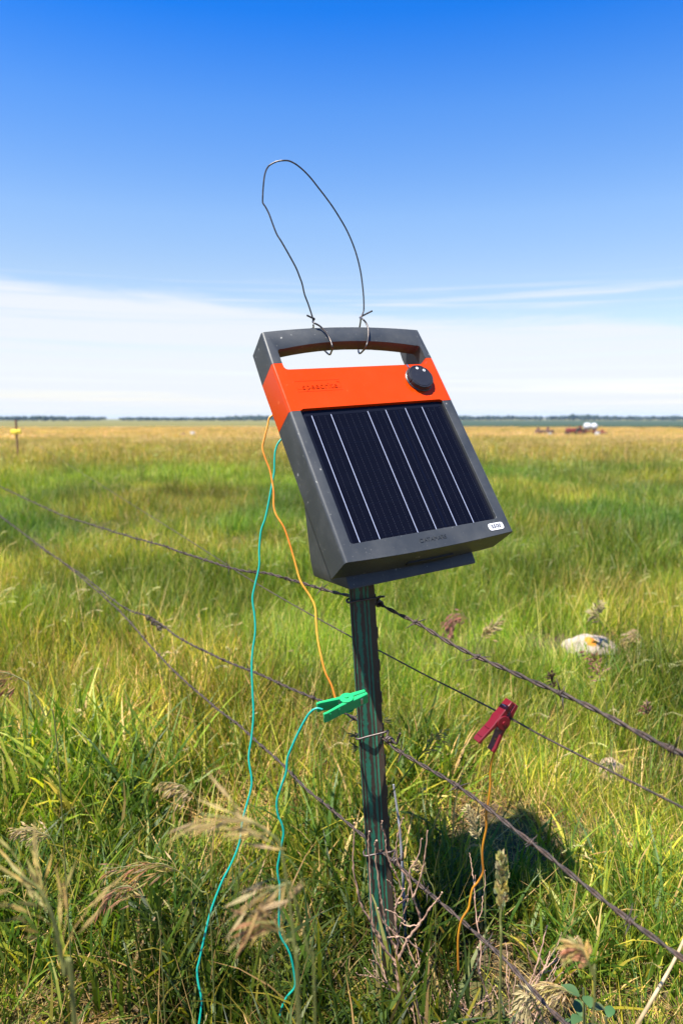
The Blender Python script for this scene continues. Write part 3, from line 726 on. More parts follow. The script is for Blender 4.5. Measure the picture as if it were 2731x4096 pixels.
tk = empty('tank_wagon', gpt(2352, 102), 'white tank on a rusty wagon parked far off in the pasture', 'wagon')
for x0, x1, r in ((-.95, .15, .52), (.10, 1.0, .50)):
    bm = lathe_bm([(0, x0), (r * .6, x0 + .06), (r * .92, x0 + .2), (r, x0 + .32), (r, x1 - .32), (r * .92, x1 - .2), (r * .6, x1 - .06), (0, x1)], 24)
    bm.transform(Matrix.Translation((0, 0, 1.35)) @ Matrix.Rotation(math.pi / 2, 4, 'Y')); link('tank', from_bm('tank', bm), M_TANK, tk, local=True)
bm = box_bm(-1.7, 1.2, -.5, -.4, .62, .76); box_bm(-1.7, 1.2, .4, .5, .62, .76, bm); box_bm(-1.2, -1.1, -.4, .4, .63, .75, bm); box_bm(1.0, 1.1, -.4, .4, .63, .75, bm); box_bm(-.7, -.6, -.45, .45, .76, .95, bm); box_bm(.6, .7, -.45, .45, .76, .95, bm)
link('frame', from_bm('frame', bm), M_REDM, tk, local=True)
for x in (-1.0, .85):
    for y in (-.62, .62): wheel(tk, x, y, .36, .2)
tr = empty('farm_machine', gpt(2288, 103), 'faded red farm machine beside the white tank, far off', 'farm machine')
bm = box_bm(-1.1, .3, -.38, .38, .55, 1.15); bevel(bm, .08, 2); link('bonnet', from_bm('bonnet', bm), M_REDM, tr, local=True)
bm = box_bm(.3, 1.0, -.5, .5, .5, 1.0); box_bm(.75, .95, -.3, .3, 1.0, 1.45, bm); link('seat', from_bm('seat', bm), M_REDM, tr, local=True)
bm = lathe_bm([(.04, 1.15), (.04, 1.7)], 8); bm.transform(Matrix.Translation((-.7, 0, 0))); link('exhaust', from_bm('exhaust', bm), M_BROWNM, tr, local=True)
for y in (-.6, .6): wheel(tr, .65, y, .6, .28); wheel(tr, -.9, y, .33, .18)
def implement(u, d, label, w_, h_, mat):
    r = empty('farm_implement', gpt(u, d), label, 'farm implement', 'old implements left in the pasture')
    bm = box_bm(-w_, w_, -.4, .4, h_ * .35, h_ * .8); bevel(bm, .06, 1); box_bm(-w_ * .6, -w_ * .1, -.3, .3, h_ * .8, h_ * 1.1, bm); link('body', from_bm('body', bm), mat, r, local=True)
    v, f = [], []; tube_data([Vector((w_, 0, h_ * .4)), Vector((w_ + .8, 0, h_ * .3))], .06, 6, v, f); link('drawbar', pyd('drawbar', v, f), mat, r, local=True)
    for y in (-.5, .5): wheel(r, -w_ * .5, y, h_ * .35, .15); wheel(r, w_ * .5, y, h_ * .35, .15)
implement(2152, 108, 'rusty brown implement farthest left of the machines by the white tank', .60, 1.15, M_BROWNM)
implement(2190, 106, 'rusty brown implement between the leftmost one and the red machine', .55, 1.2, M_BROWNM)
implement(2404, 98, 'small orange brown implement right of the white tank', .40, .85, M_REDM)
implement(745, 92, 'low dark implement far off in the pasture, left of the energizer', .7, .55, M_BROWNM)
def pail(u, d, s, label):
    o = link('barrel', from_bm('barrel', lathe_bm([(0, 0), (s * .42, 0), (s * .46, s * .3), (s * .44, s * .33), (s * .46, s * .36), (s * .46, s * .7), (s * .44, s * .73), (s * .45, s), (s * .4, s * 1.02), (0, s)], 18)), M_TANK, None)
    o.location = gpt(u, d); tag(o, label, 'barrel', 'white barrels in the pasture')
pail(2193, 94, .62, 'pale barrel standing in front of the rusty brown implements')
pail(2382, 96, .72, 'pale barrel just right of the white tank')
pail(775, 90, .70, 'pale barrel far off in the pasture at left')
# post with a yellow insulator carrying the thin wire
yp = EL(65, 1727); zb = ground_z(yp.x, yp.y)
fp = empty('electric_fence_post', Vector((yp.x, yp.y, zb)), 'thin brown post with a yellow insulator far off at the left edge', 'fence post')
tube('rod', [Vector((yp.x, yp.y + .03, zb - .1)), Vector((yp.x, yp.y + .03, yp.z + .26))], .022, M_BROWNM, fp, 8)
bm = box_bm(-.115, .115, -.03, .03, -.05, .05); bevel(bm, .02, 2); box_bm(-.05, .05, -.06, -.03, -.03, .03, bm)
bm.transform(Matrix.Translation(yp)); link('insulator', from_bm('insulator', bm), simple('yellow_plastic', (0.80, 0.62, 0.06), 0.4), fp)

# ------------------------------------------------------------------ stones
def stone(label, u, v, size, flat, seed, lichen=None, tone=(1, 1, 1)):
    c = at_z(u, v, 0.03); bm = bmesh.new(); bmesh.ops.create_icosphere(bm, subdivisions=4, radius=1)
    for x in bm.verts:
        n = noise.noise(x.co * 1.3 + Vector((seed, 0, 0))) * .28 + noise.noise(x.co * 3.5 + Vector((0, seed, 0))) * .09
        x.co = Vector((x.co.x * size[0], x.co.y * size[1], x.co.z * size[2])) * (1 + n); x.co.z += size[2] * .55
        x.co += Vector((c.x, c.y, 0))
    m, t, p, o = mat_new('pale_stone'); oc = t.n('ShaderNodeNewGeometry').outputs['Position']
    n = t.noise(oc, 30, 6, .7); b = t.ramp(n, [(.3, (.28, .22, .19)), (.5, (.44, .39, .35)), (.7, (.50, .47, .43))])
    b = t.mix(1.0, b, tone, 'MULTIPLY')
    if lichen is not None:
        dd = t.n('ShaderNodeVectorMath', operation='DISTANCE'); t.l(oc, dd.inputs[0]); dd.inputs[1].default_value = lichen
        k = t.math('LESS_THAN', t.math('ADD', dd.outputs['Value'], t.math('MULTIPLY', t.math('SUBTRACT', n, .5), .05)), .023)
        b = t.mix(k, b, (.5, .18, .01))
    setc(t, p, 'Base Color', b); setc(t, p, 'Roughness', .85); bump(t, p, n, .5, .01)
    return tag(link('field_stone', from_bm('field_stone', bm), m), label, 'stone', 'pale stones lying in the grass')
q = at_y(2366, 2560, 2.455)
stone('large white stone with an orange lichen spot, lying in the grass at right', 2352, 2586, (.092, .06, .046), 0, 1.3, (q.x, q.y, q.z), (.72, .65, .57))
stone('pinkish stone half hidden in the grass below the red clip, right of it', 2440, 3075, (.030, .025, .034), 0, 4.1, None, (.95, .72, .55))

# ------------------------------------------------------------------ plants one can tell apart
def col_mesh(name, v, f, cols):
    m = pyd(name, v, f); a = m.color_attributes.new('leaf_col', 'FLOAT_COLOR', 'POINT')
    a.data.foreach_set('color', np.array([(*c, 1.0) for c in cols], dtype=np.float32).ravel()); return m
def spikelet(v, f, cols, p, d, ln, wd, c, rnd):
    """small two-bladed husk"""
    d = d.normalized(); s = d.orthogonal().normalized(); s = (Matrix.Rotation(rnd.uniform(0, 6.28), 3, d) @ s); u = d.cross(s)
    for q in (s, u):
        b = len(v); v += [p, p + d * ln * .4 + q * wd, p + d * ln, p + d * ln * .4 - q * wd]; f.append((b, b + 1, b + 2, b + 3)); cols += [c] * 4
def panicle(rnd, head, n, ln, wd, c0, c1, spread, droop):
    """seed head along the polyline head (base to tip)"""
    v, f, cols = [], [], []; H = spline(head, 8); N = len(H) - 1
    for i in range(n):
        t = i / n; k = int(t * N); P = H[k]; tg = (H[min(k + 1, N)] - H[max(k - 1, 0)]).normalized()
        for j in range(3 if t < .7 else 2):
            a = rnd.uniform(0, 6.28); s = tg.orthogonal().normalized(); s = Matrix.Rotation(a, 3, tg) @ s
            L = spread * (1 - .65 * t) * rnd.uniform(.35, 1.0)
            d = (tg * .9 + s * rnd.uniform(.2, .8)).normalized(); e = P + d * L + Vector((0, 0, -droop * L))
            c = tuple(x + (y - x) * rnd.random() for x, y in zip(c0, c1))
            b = len(v); tube_data([P, (P + e) / 2 + Vector((0, 0, .1 * L)), e], .00028, 3, v, f, False); cols += [c] * (len(v) - b)
            dd = (e - P).normalized() + Vector((0, 0, -droop)); m_ = rnd.randint(1, 2)
            for q in range(m_): spikelet(v, f, cols, e - d * (q * ln * .7), dd + Vector((rnd.uniform(-.3, .3), rnd.uniform(-.3, .3), 0)), ln * rnd.uniform(.7, 1.1), wd, c, rnd)
    return v, f, cols
def stalk(label, stem_px, head_px, depth, n, ln, wd, c0, c1, spread, droop=.4, rad=.0008, stem_c=(.16, .17, .05), seed=0, dd=0.0, ground=True):
    rnd = random.Random(seed + int(head_px[0][0]))
    sp = [at(u, v, depth) for u, v in stem_px]; hp = [at(u, v, depth + dd * i / len(head_px)) for i, (u, v) in enumerate(head_px)]
    base = sp[0].copy()
    if ground: g0 = sp[0] + (sp[0] - sp[1]).normalized() * .01; base = Vector((g0.x, g0.y, ground_z(g0.x, g0.y))); sp = [base] + sp
    root = empty('grass_stalk', base, label, 'grass stalk', 'single seeding grass stalks')
    v, f = tube_data(spline(sp + [hp[0]], 6), rad, 5); link('stem', col_mesh('stem', v, f, [stem_c] * len(v)), M_STALK, root)
    v, f, c = panicle(rnd, hp, n, ln, wd, c0, c1, spread, droop)
    b = len(v); tube_data(spline(hp, 6), lambda t: rad * (1 - .7 * t), 4, v, f); c += [stem_c] * (len(v) - b)
    link('seed_head', col_mesh('seed_head', v, f, c), M_STALK, root, smooth=False)
TAN, PINK, PALE, GRN, BRN = (.42, .29, .10), (.30, .15, .09), (.44, .36, .18), (.27, .27, .07), (.28, .16, .055)
stalk('big blurred seed head close to the camera at lower left', [(300, 4090), (262, 3900)], [(245, 3830), (215, 3680), (160, 3560), (80, 3500)], .46, 8, .024, .0012, TAN, GRN, .055, .2, .0016, seed=1)
stalk('blurred seed head with long golden spikelets crossing the left cable', [(1190, 4090), (1180, 3800), (1130, 3420)], [(1100, 3350), (1010, 3290), (900, 3270), (800, 3255)], .44, 5, .030, .0010, TAN, PALE, .024, .25, .0009, seed=2)
stalk('blurred golden stalk below the crossing one, its head pointing left', [(1260, 4090), (1230, 3800)], [(1160, 3530), (1080, 3560), (990, 3620)], .45, 5, .030, .0014, TAN, PALE, .022, .3, .0008, seed=12)
stalk('blurred purple brown seed head hanging left of the post foot', [(1200, 4090), (1140, 3760)], [(1120, 3720), (1090, 3690), (1040, 3690), (990, 3720)], .45, 5, .016, .0011, PINK, TAN, .020, .3, .0009, seed=3)
stalk('sharp brown seed head leaning left in the lower left grass', [(840, 3650), (800, 3560)], [(715, 3485), (650, 3455), (560, 3460), (430, 3475)], .90, 13, .022, .0012, BRN, TAN, .045, .35, seed=4)
stalk('brown seed head drooping in below the sharp one', [(640, 3720), (610, 3650)], [(580, 3590), (520, 3545), (450, 3560), (410, 3610)], .88, 11, .020, .0012, PINK, TAN, .040, .5, seed=5)
stalk('arching brown seed head at the left edge, above the lowest wire', [(230, 2980), (180, 2860), (120, 2745)], [(85, 2715), (40, 2695), (0, 2690), (-40, 2710)], .86, 12, .020, .0012, PINK, TAN, .045, .55, seed=6)
stalk('green stalk rising right of the post with a thin open head', [(1470, 3330), (1540, 3210), (1650, 3060)], [(1690, 3010), (1735, 2955), (1765, 2925)], 1.05, 9, .011, .0011, TAN, GRN, .030, .4, .0009, (.10, .15, .03), seed=7)
stalk('pale nodding seed head by the orange cable, in front of the shadow', [(1940, 3640), (1920, 3390)], [(1912, 3350), (1890, 3280), (1868, 3235)], 1.0, 22, .008, .0014, PALE, PALE, .012, .2, seed=8)
stalk('small pale seed head just right of the lowest wire tie', [(1740, 3620), (1715, 3520)], [(1705, 3490), (1685, 3465), (1665, 3452)], .98, 14, .008, .0012, PALE, TAN, .016, .3, seed=9)
stalk('thick blurred green spike standing up before the shadow', [(2000, 3900), (2000, 3690)], [(2003, 3640), (2005, 3560), (2006, 3480), (2003, 3440)], .66, 40, .008, .0022, GRN, PALE, .009, -.2, .0012, seed=10)
stalk('reddish stalk in front of the white stone', [(2440, 2960), (2415, 2780)], [(2400, 2720), (2388, 2660), (2345, 2600)], 1.55, 8, .015, .0020, PINK, PINK, .035, .4, seed=11)
stalk('dark seed head just above the top wire, far right of the post', [(2230, 2900), (2215, 2780)], [(2208, 2745), (2203, 2710), (2200, 2690)], 1.5, 10, .010, .0022, (.10, .07, .04), (.14, .08, .05), .012, .3, seed=13)
stalk('dark seed head below the top wire near the right edge', [(2600, 3000), (2590, 2890)], [(2588, 2860), (2585, 2835), (2583, 2815)], 1.5, 10, .010, .0022, (.12, .07, .05), PINK, .018, .3, seed=14)
stalk('drooping pink seed head beyond the top wire, right of the post', [(1930, 2680), (1890, 2520)], [(1870, 2475), (1840, 2455), (1810, 2480), (1800, 2520)], 2.2, 16, .022, .0034, PINK, (.40, .2, .15), .06, .6, .0014, seed=15)
stalk('pale straw coloured head leaning right beyond the top wire', [(1880, 2700), (1910, 2580)], [(1920, 2560), (1950, 2520), (1995, 2480)], 2.2, 14, .024, .0032, PALE, TAN, .05, .3, .0014, seed=16)
stalk('tall pale seed head standing just behind the white stone', [(2445, 2700), (2425, 2540)], [(2395, 2480), (2382, 2450), (2392, 2410)], 2.5, 12, .026, .0036, PALE, PALE, .05, .4, .0014, seed=17)
stalk('tan seed head immediately right of the white stone', [(2590, 2720), (2580, 2600)], [(2570, 2560), (2545, 2540), (2510, 2555)], 2.4, 14, .024, .0034, TAN, PALE, .06, .5, .0014, seed=18)
stalk('pale seed head low at the bottom right, under the lowest wire', [(2330, 4090), (2320, 4000)], [(2270, 3965), (2200, 3945), (2140, 3960)], .80, 22, .011, .0014, PALE, TAN, .028, .5, seed=19)
stalk('pale drooping seed head at the bottom edge, left of the leafy weed', [(2170, 4092), (2150, 4040)], [(2135, 4000), (2115, 3985), (2095, 4040)], .78, 16, .011, .0014, PALE, PALE, .024, .6, seed=20)
stalk('blurred brown seed head at lower right above the leafy weed', [(2370, 4092), (2365, 3900)], [(2350, 3850), (2325, 3800), (2285, 3790)], .50, 14, .010, .0015, BRN, TAN, .016, .4, .0008, seed=21)
stalk('pale white seed head in the grass at far left', [(260, 3480), (225, 3390)], [(200, 3345), (130, 3320), (70, 3320)], 1.15, 22, .012, .0014, TAN, PALE, .030, .3, seed=22)
stalk('pale curved seed head between the left edge and the teal cable', [(850, 3400), (800, 3230)], [(770, 3170), (710, 3135), (640, 3128)], 1.25, 18, .016, .0018, PALE, TAN, .030, .7, seed=23)

def branchy(name, label, cat, group, twigs, mat, knots=True):
    base = twigs[0][0][0]; root = empty(name, base.copy(), label, cat, group); rnd = random.Random(int(base.x * 1e4))
    for path, r0, r1 in twigs:
        P = spline(path, 7); N = len(P) - 1
        kn = lambda t: (r0 + (r1 - r0) * t) * (1.0 + (.7 if knots and abs(((t * N / 7) % 1) - .5) > .42 else 0))
        P = [q + Vector((rnd.uniform(-1, 1), rnd.uniform(-1, 1), rnd.uniform(-1, 1))) * .0007 for q in P]
        tube('twig', P, (lambda t: kn(t) * .85), mat, root, 6)
    return root
c7 = lambda l: [(1350 + x / 2.613, 3100 + y / 2.613) for x, y in l]
def tw(l, d0, d1, r0=.0016, r1=.0008):
    L = c7(l); return ([at(u, v, d0 + (d1 - d0) * i / (len(L) - 1)) for i, (u, v) in enumerate(L)], r0, r1)
branchy('dry_shrub', 'leafless grey brown shrub at the foot of the green post', 'dry shrub', 'leafless shrubs in the fence line', [
    tw([(640, 2330), (630, 2120), (610, 1960)], .955, .945, .0028, .0022), tw([(610, 1960), (480, 1800), (380, 1620), (330, 1500), (250, 1370), (210, 1220), (165, 970), (165, 700), (172, 500)], .945, .90, .0019, .0008),
    tw([(480, 1800), (440, 1690), (370, 1560), (350, 1300), (335, 1000), (320, 690), (330, 590)], .94, .91, .0016), tw([(600, 1800), (520, 1620), (490, 1470), (460, 1330), (430, 1150), (400, 900), (390, 720), (405, 680)], .945, .915, .0016),
    tw([(610, 1960), (625, 1700), (600, 1500), (615, 1350), (700, 1190)], .945, .925, .0022, .001), tw([(615, 1350), (590, 1200), (550, 1130), (515, 1095)], .935, .92, .0013),
    tw([(615, 1350), (720, 1280), (740, 1110), (640, 950), (610, 780), (630, 620), (685, 440)], .935, .915, .0015), tw([(620, 1990), (650, 1900), (730, 1720), (850, 1560), (850, 1450), (790, 1290), (800, 1260), (870, 1050), (910, 850), (940, 580)], .945, .90, .0022, .0008),
    tw([(850, 1560), (960, 1400), (1045, 1300), (1090, 1230)], .92, .90, .0015), tw([(790, 1290), (750, 1010), (830, 880), (880, 660)], .92, .91, .0012), tw([(665, 1190), (600, 1020), (560, 960), (510, 800), (500, 650), (465, 560), (460, 480)], .93, .91, .0012),
    tw([(625, 1700), (540, 1600), (480, 1540), (420, 1390)], .94, .925, .0012), tw([(900, 1860), (720, 1720), (620, 1690), (515, 1700)], .95, .93, .0014), tw([(850, 1560), (760, 1580), (660, 1545)], .92, .92, .0011), tw([(700, 1530), (600, 1450), (500, 1410)], .93, .92, .0011),
    tw([(620, 1700), (650, 1590), (740, 1290)], .94, .945, .0009)], M_TWIG)
def random_shrub(label, u, v, depth, h, n, seed, spread=.5, mat=M_TWIG, r=.0017):
    rnd = random.Random(seed); g = at(u, v, depth); g = Vector((g.x, g.y, 0.0)); T = []
    def grow(p, d, L, r0, lev):
        q = [p]; 
        for i in range(4):
            d = (d + Vector((rnd.uniform(-.28, .28), rnd.uniform(-.28, .28), rnd.uniform(-.02, .16)))).normalized(); q.append(q[-1] + d * L / 4)
        T.append((q, r0, r0 * .55))
        if lev < 2:
            for i in range(rnd.randint(2, 3)):
                k = rnd.randint(1, 3); a = rnd.uniform(0, 6.28); grow(q[k], (d * .8 + Vector((math.cos(a), math.sin(a), .25)) * rnd.uniform(.5, .9)).normalized(), L * rnd.uniform(.4, .7), r0 * .68, lev + 1)
    for i in range(n):
        a = rnd.uniform(0, 6.28); grow(g + Vector((math.cos(a), math.sin(a), 0)) * .01, Vector((math.cos(a) * spread, math.sin(a) * spread, 1)).normalized(), h * rnd.uniform(.55, 1), r, 0)
    return branchy('dry_shrub', label, 'dry shrub', 'leafless shrubs in the fence line', T, mat)
random_shrub('leafless twiggy shrub under the lowest wire, right of the post', 2040, 3990, .93, .20, 5, 21, .45)
random_shrub('leafless shrub between the post foot and the next shrub, low', 1760, 4010, .92, .15, 4, 8, .6)
random_shrub('leafless blurred twigs at the bottom edge, just right of the post foot', 1690, 4150, .80, .10, 4, 5, .7, r=.0013)
random_shrub('leafless twigs at the bottom right edge behind the leafy weed', 2560, 4140, .74, .11, 3, 15, .5, r=.0012)
ds = [at(u, v, 1.12) for u, v in ((1622, 3800), (1616, 3650), (1611, 3520), (1600, 3340), (1588, 3240), (1573, 3138))]
tag(tube('dead_stem', spline(ds, 6), lambda t: .0026 - .0009 * t, M_GREYSTEM, None, 7), 'grey weathered stem standing just behind the post, right side', 'dead stem')
ds = [at(u, v, d) for u, v, d in ((2540, 4110, .78), (2610, 3990, .78), (2690, 3850, .80), (2760, 3700, .83))]
tag(tube('dead_stem', spline(ds, 6), lambda t: .0022 - .0006 * t, M_STRAW, None, 7), 'pale straw stem slanting out of the bottom right corner', 'dead stem')

def wisp(label, u, v, depth, seed, sx):
    rnd = random.Random(seed); p = at(u, v, depth); v_, f_, c_ = [], [], []
    for i in range(9):
        d = Vector((sx * rnd.uniform(.5, 1), rnd.uniform(-.3, .3), rnd.uniform(-.35, .35))).normalized(); spikelet(v_, f_, c_, p + d * rnd.uniform(0, .006), d, rnd.uniform(.008, .015), .0009, (.20, .17, .06) if i % 2 else (.07, .08, .03), rnd)
    tag(link('grass_wisp', col_mesh('grass_wisp', v_, f_, c_), M_STALK, None, smooth=False), label, 'grass wisp', 'bits of dry grass caught at the post')
wisp('bit of dry grass sticking out right of the post, level with the green clip', 1528, 2880, .975, 1, 1)
wisp('dark bit of dry grass sticking out left of the post above the middle tie', 1436, 2942, .975, 2, -1)
wisp('pale bit of dry grass hanging left of the post below the middle tie', 1440, 2990, .975, 3, -.6)
# leafy weed at the bottom right
def leafy(label, u, v, depth, seed, n, top):
    rnd = random.Random(seed); p = at(u, v, depth); g = Vector((p.x, p.y, 0)); root = empty('leafy_weed', g.copy(), label, 'weed')
    st = spline([g, g + Vector((.005, 0, top * .5)), g + Vector((.0, .004, top))], 6); v_, f_ = tube_data(st, .0013, 5); link('stem', col_mesh('stem', v_, f_, [(.10, .12, .05)] * len(v_)), M_STALK, root)
    for i in range(n):
        h = top * (.35 + .68 * i / n); a = i * 2.4 + rnd.uniform(-.4, .4); o = g + Vector((0, 0, h)); d = Vector((math.cos(a), math.sin(a), rnd.uniform(.15, .6))).normalized(); s = d.cross(Vector((0, 0, 1))).normalized(); nn = s.cross(d)
        L = rnd.uniform(.015, .024); W = L * .36; v_, f_, c_ = [], [], []; cc = (rnd.uniform(.04, .075), rnd.uniform(.085, .125), .038)
        for k in range(7):
            t = k / 6; wd = W * math.sin(math.pi * min(1, t * .93 + .04)) ** .8
            for q in (-1, 0, 1): v_.append(o + d * (.006 + L * t) + s * (wd * q) + nn * (abs(q) * wd * .28 - L * .25 * t * t)); c_.append(cc)
        for k in range(6):
            for q in range(2): b = k * 3 + q; f_.append((b, b + 1, b + 4, b + 3))
        link('leaf', col_mesh('leaf', v_, f_, c_), M_STALK, root, sharp=None)
leafy('weed with small rounded grey green leaves at the bottom right', 2330, 4090, .80, 2, 16, .215)
leafy('smaller round leaved weed beside the larger one at the bottom edge', 2425, 4110, .82, 6, 12, .165)

# ------------------------------------------------------------------ grass
def smooth_rand(n): return RNG.random(n)
def blades(n, radius, lmin, lmax, wmin, wmax, lean, bend, palette, segs=4, upright=0.0):
    """n curved tapering blades round the origin -> verts, faces, colours"""
    V, Fc, C = [], [], []
    for i in range(n):
        rr = radius * math.sqrt(random.random()); a0 = random.uniform(0, 6.283); bx, by = rr * math.cos(a0), rr * math.sin(a0)
        az = random.uniform(0, 6.283); L = random.uniform(lmin, lmax); W = random.uniform(wmin, wmax); ln = random.uniform(*lean); bd = random.uniform(*bend)
        hd = Vector((math.cos(az), math.sin(az), 0)); tw_ = az + math.pi / 2 + random.uniform(-.9, .9); sd = Vector((math.cos(tw_), math.sin(tw_), 0))
        p = Vector((bx, by, -.01)); ang = ln; b0 = len(V)
        c = palette[random.choices(range(len(palette)), [q[1] for q in palette])[0]][0]; k = random.uniform(.55, 1.5); c = (c[0] * k * random.uniform(.9, 1.15), c[1] * k, c[2] * k)
        tipc = (c[0] * 1.25, c[1] * 1.0, c[2] * .9)
        for s in range(segs + 1):
            t = s / segs; w_ = W * (1 - t ** 1.8) * (.55 + .45 * min(1, t * 4)); col = tuple(x + (y - x) * t for x, y in zip(c, tipc))
            if s < segs:
                V += [p - sd * w_ * .5, p + sd * w_ * .5]; C += [col, col]
            else: V.append(p.copy()); C.append(col)
            d = hd * math.sin(ang) + Vector((0, 0, math.cos(ang))); p = p + d * (L / segs); ang += bd / segs * (.4 + 1.2 * t)
        for s in range(segs - 1): q = b0 + s * 2; Fc.append((q, q + 1, q + 3, q + 2))
        q = b0 + (segs - 1) * 2; Fc.append((q, q + 1, q + 2))
    return V, Fc, C
def add_seed(V, Fc, C, n, radius, hmin, hmax, scale, stem_c, c0, c1, coarse=False):
    for i in range(n):
        rr = radius * math.sqrt(random.random()); a0 = random.uniform(0, 6.283); b = Vector((rr * math.cos(a0), rr * math.sin(a0), 0)); az = random.uniform(0, 6.283); hd = Vector((math.cos(az), math.sin(az), 0)); h = random.uniform(hmin, hmax)
        top = b + hd * h * .18 + Vector((0, 0, h)); b0 = len(V)
        w_ = .0011 * scale; s = Vector((-hd.y, hd.x, 0)); pts = [b, b + hd * h * .05 + Vector((0, 0, h * .55)), top]
        for p in pts: V += [p - s * w_, p + s * w_]; C += [stem_c] * 2
        Fc += [(b0, b0 + 1, b0 + 3, b0 + 2), (b0 + 2, b0 + 3, b0 + 5, b0 + 4)]
        hl = random.uniform(.040, .075) * scale ** .6; c = tuple(x + (y - x) * random.random() for x, y in zip(c0, c1)); m = 8 if coarse else 20
        for k in range(m):
            t = k / m; P = top + hd * (hl * (t * .75)) + Vector((0, 0, hl * (.8 * t - .45 * t * t))); L = .0085 * scale * random.uniform(.7, 1.2)
            d = (hd * (.8) + Vector((random.uniform(-.6, .6), random.uniform(-.6, .6), random.uniform(-.7, .35)))).normalized(); u = d.orthogonal().normalized() * (.0013 * scale); q = len(V)
            V += [P, P + d * L * .45 + u, P + d * L, P + d * L * .45 - u]; C += [c] * 4; Fc.append((q, q + 1, q + 2, q + 3))
    return V, Fc, C
SRC = {}
def source(kind, V, Fc, C):
    m = col_mesh(kind, V, Fc, C); m.materials.append(M_LEAF); o = bpy.data.objects.new(kind, m)
    c = SRC.get(kind)
    if c is None: c = SRC[kind] = bpy.data.collections.new(kind)
    c.objects.link(o)
G1, G2, G3, YG, ST, TN = (.038, .090, .011), (.075, .140, .016), (.130, .195, .020), (.27, .285, .034), (.42, .33, .15), (.26, .16, .07)
for i in range(7):      # broad dark blades of the fence line
    source('broad_tuft', *blades(30, .085, .08, .23, .0045, .0110, (.05, .85), (.3, 1.7), [(G1, 3), (G2, 4), (G3, 2.5), (YG, 1.2), (ST, .9)], 5))
for i in range(7):      # finer pasture grass
    V, Fc, C = blades(70, .10, .05, .17, .0016, .0042, (.02, .6), (.1, 1.1), [(G2, 3), (G3, 4), (YG, 3), (ST, 1.3), (TN, .4)], 4)
    source('fine_tuft', *add_seed(V, Fc, C, 1 if i in (0, 3) else 0, .08, .13, .24, .9, (.16, .16, .05), (.27, .22, .10), (.36, .30, .16)))
for i in range(5):      # dead litter lying near the soil
    source('litter', *blades(26, .09, .05, .16, .0015, .004, (1.1, 1.65), (-.2, .5), [(ST, 3), (TN, 2), (YG, .6)], 3))
for i in range(5):      # thin dry stems
    source('wisp', *blades(7, .10, .14, .30, .0010, .0018, (.05, .9), (-.2, .7), [(ST, 4), (TN, 1), (YG, 1)], 4))
for i in range(6):      # coarser stand for the middle distance
    V, Fc, C = blades(150, .32, .08, .22, .004, .008, (.02, .5), (.1, 1.0), [(G2, 2), (G3, 4), (YG, 3), (ST, 1)], 3)
    source('meadow_patch', *add_seed(V, Fc, C, 6, .28, .20, .34, 1.6, (.22, .20, .07), (.36, .30, .14), (.50, .43, .23), True))
for i in range(5):      # far stand
    V, Fc, C = blades(170, 1.7, .15, .36, .03, .06, (.02, .5), (.1, .8), [(G3, 2), (YG, 4), (ST, 2.5)], 2)
    source('far_patch', *add_seed(V, Fc, C, 20, 1.7, .28, .42, 5, (.3, .25, .09), (.42, .32, .14), (.5, .4, .2), True))

def grass(name, kind, pts, rots, scl, tint, label):
    m = bpy.data.meshes.new(name); m.from_pydata([tuple(p) for p in pts], [], [])
    n = len(pts)
    def att(nm, ty, key, data):
        a = m.attributes.new(nm, ty, 'POINT'); a.data.foreach_set(key, np.asarray(data, dtype=np.int32 if ty == 'INT' else np.float32).ravel())
    ns = len(SRC[kind].objects)
    att('pick', 'INT', 'value', RNG.integers(0, ns, n)); att('turn', 'FLOAT_VECTOR', 'vector', rots); att('size', 'FLOAT_VECTOR', 'vector', scl)
    t4 = np.ones((n, 4), dtype=np.float32); t4[:, :3] = tint; att('tint', 'FLOAT_COLOR', 'color', t4)
    o = bpy.data.objects.new(name, m); COL.objects.link(o)
    ng = bpy.data.node_groups.new(name, 'GeometryNodeTree'); ng.interface.new_socket('Geometry', in_out='INPUT', socket_type='NodeSocketGeometry'); ng.interface.new_socket('Geometry', in_out='OUTPUT', socket_type='NodeSocketGeometry')
    N = ng.nodes.new; L = ng.links.new; gi = N('NodeGroupInput'); go = N('NodeGroupOutput'); iop = N('GeometryNodeInstanceOnPoints'); ci = N('GeometryNodeCollectionInfo')
    ci.inputs['Collection'].default_value = SRC[kind]; ci.inputs['Separate Children'].default_value = True; ci.inputs['Reset Children'].default_value = True
    def named(nm, ty):
        q = N('GeometryNodeInputNamedAttribute'); q.data_type = ty; q.inputs['Name'].default_value = nm; return q.outputs['Attribute']
    L(gi.outputs[0], iop.inputs['Points']); L(ci.outputs[0], iop.inputs['Instance']); iop.inputs['Pick Instance'].default_value = True
    L(named('pick', 'INT'), iop.inputs['Instance Index'])
    e2r = N('FunctionNodeEulerToRotation'); L(named('turn', 'FLOAT_VECTOR'), e2r.inputs[0]); L(e2r.outputs[0], iop.inputs['Rotation'])
    L(named('size', 'FLOAT_VECTOR'), iop.inputs['Scale']); L(iop.outputs[0], go.inputs[0])
    md = o.modifiers.new('scatter', 'NODES'); md.node_group = ng
    return tag(o, label, 'grass', kind='stuff')
def nz(x, y, s, o=0.0): return noise.noise(Vector((x * s + o, y * s - o, o * .37)))
def spread(n, r0, r1, half=math.radians(48)):
    r = np.sqrt(RNG.random(n) * (r1 * r1 - r0 * r0) + r0 * r0); a = (RNG.random(n) * 2 - 1) * half
    return r * np.sin(a), r * np.cos(a)
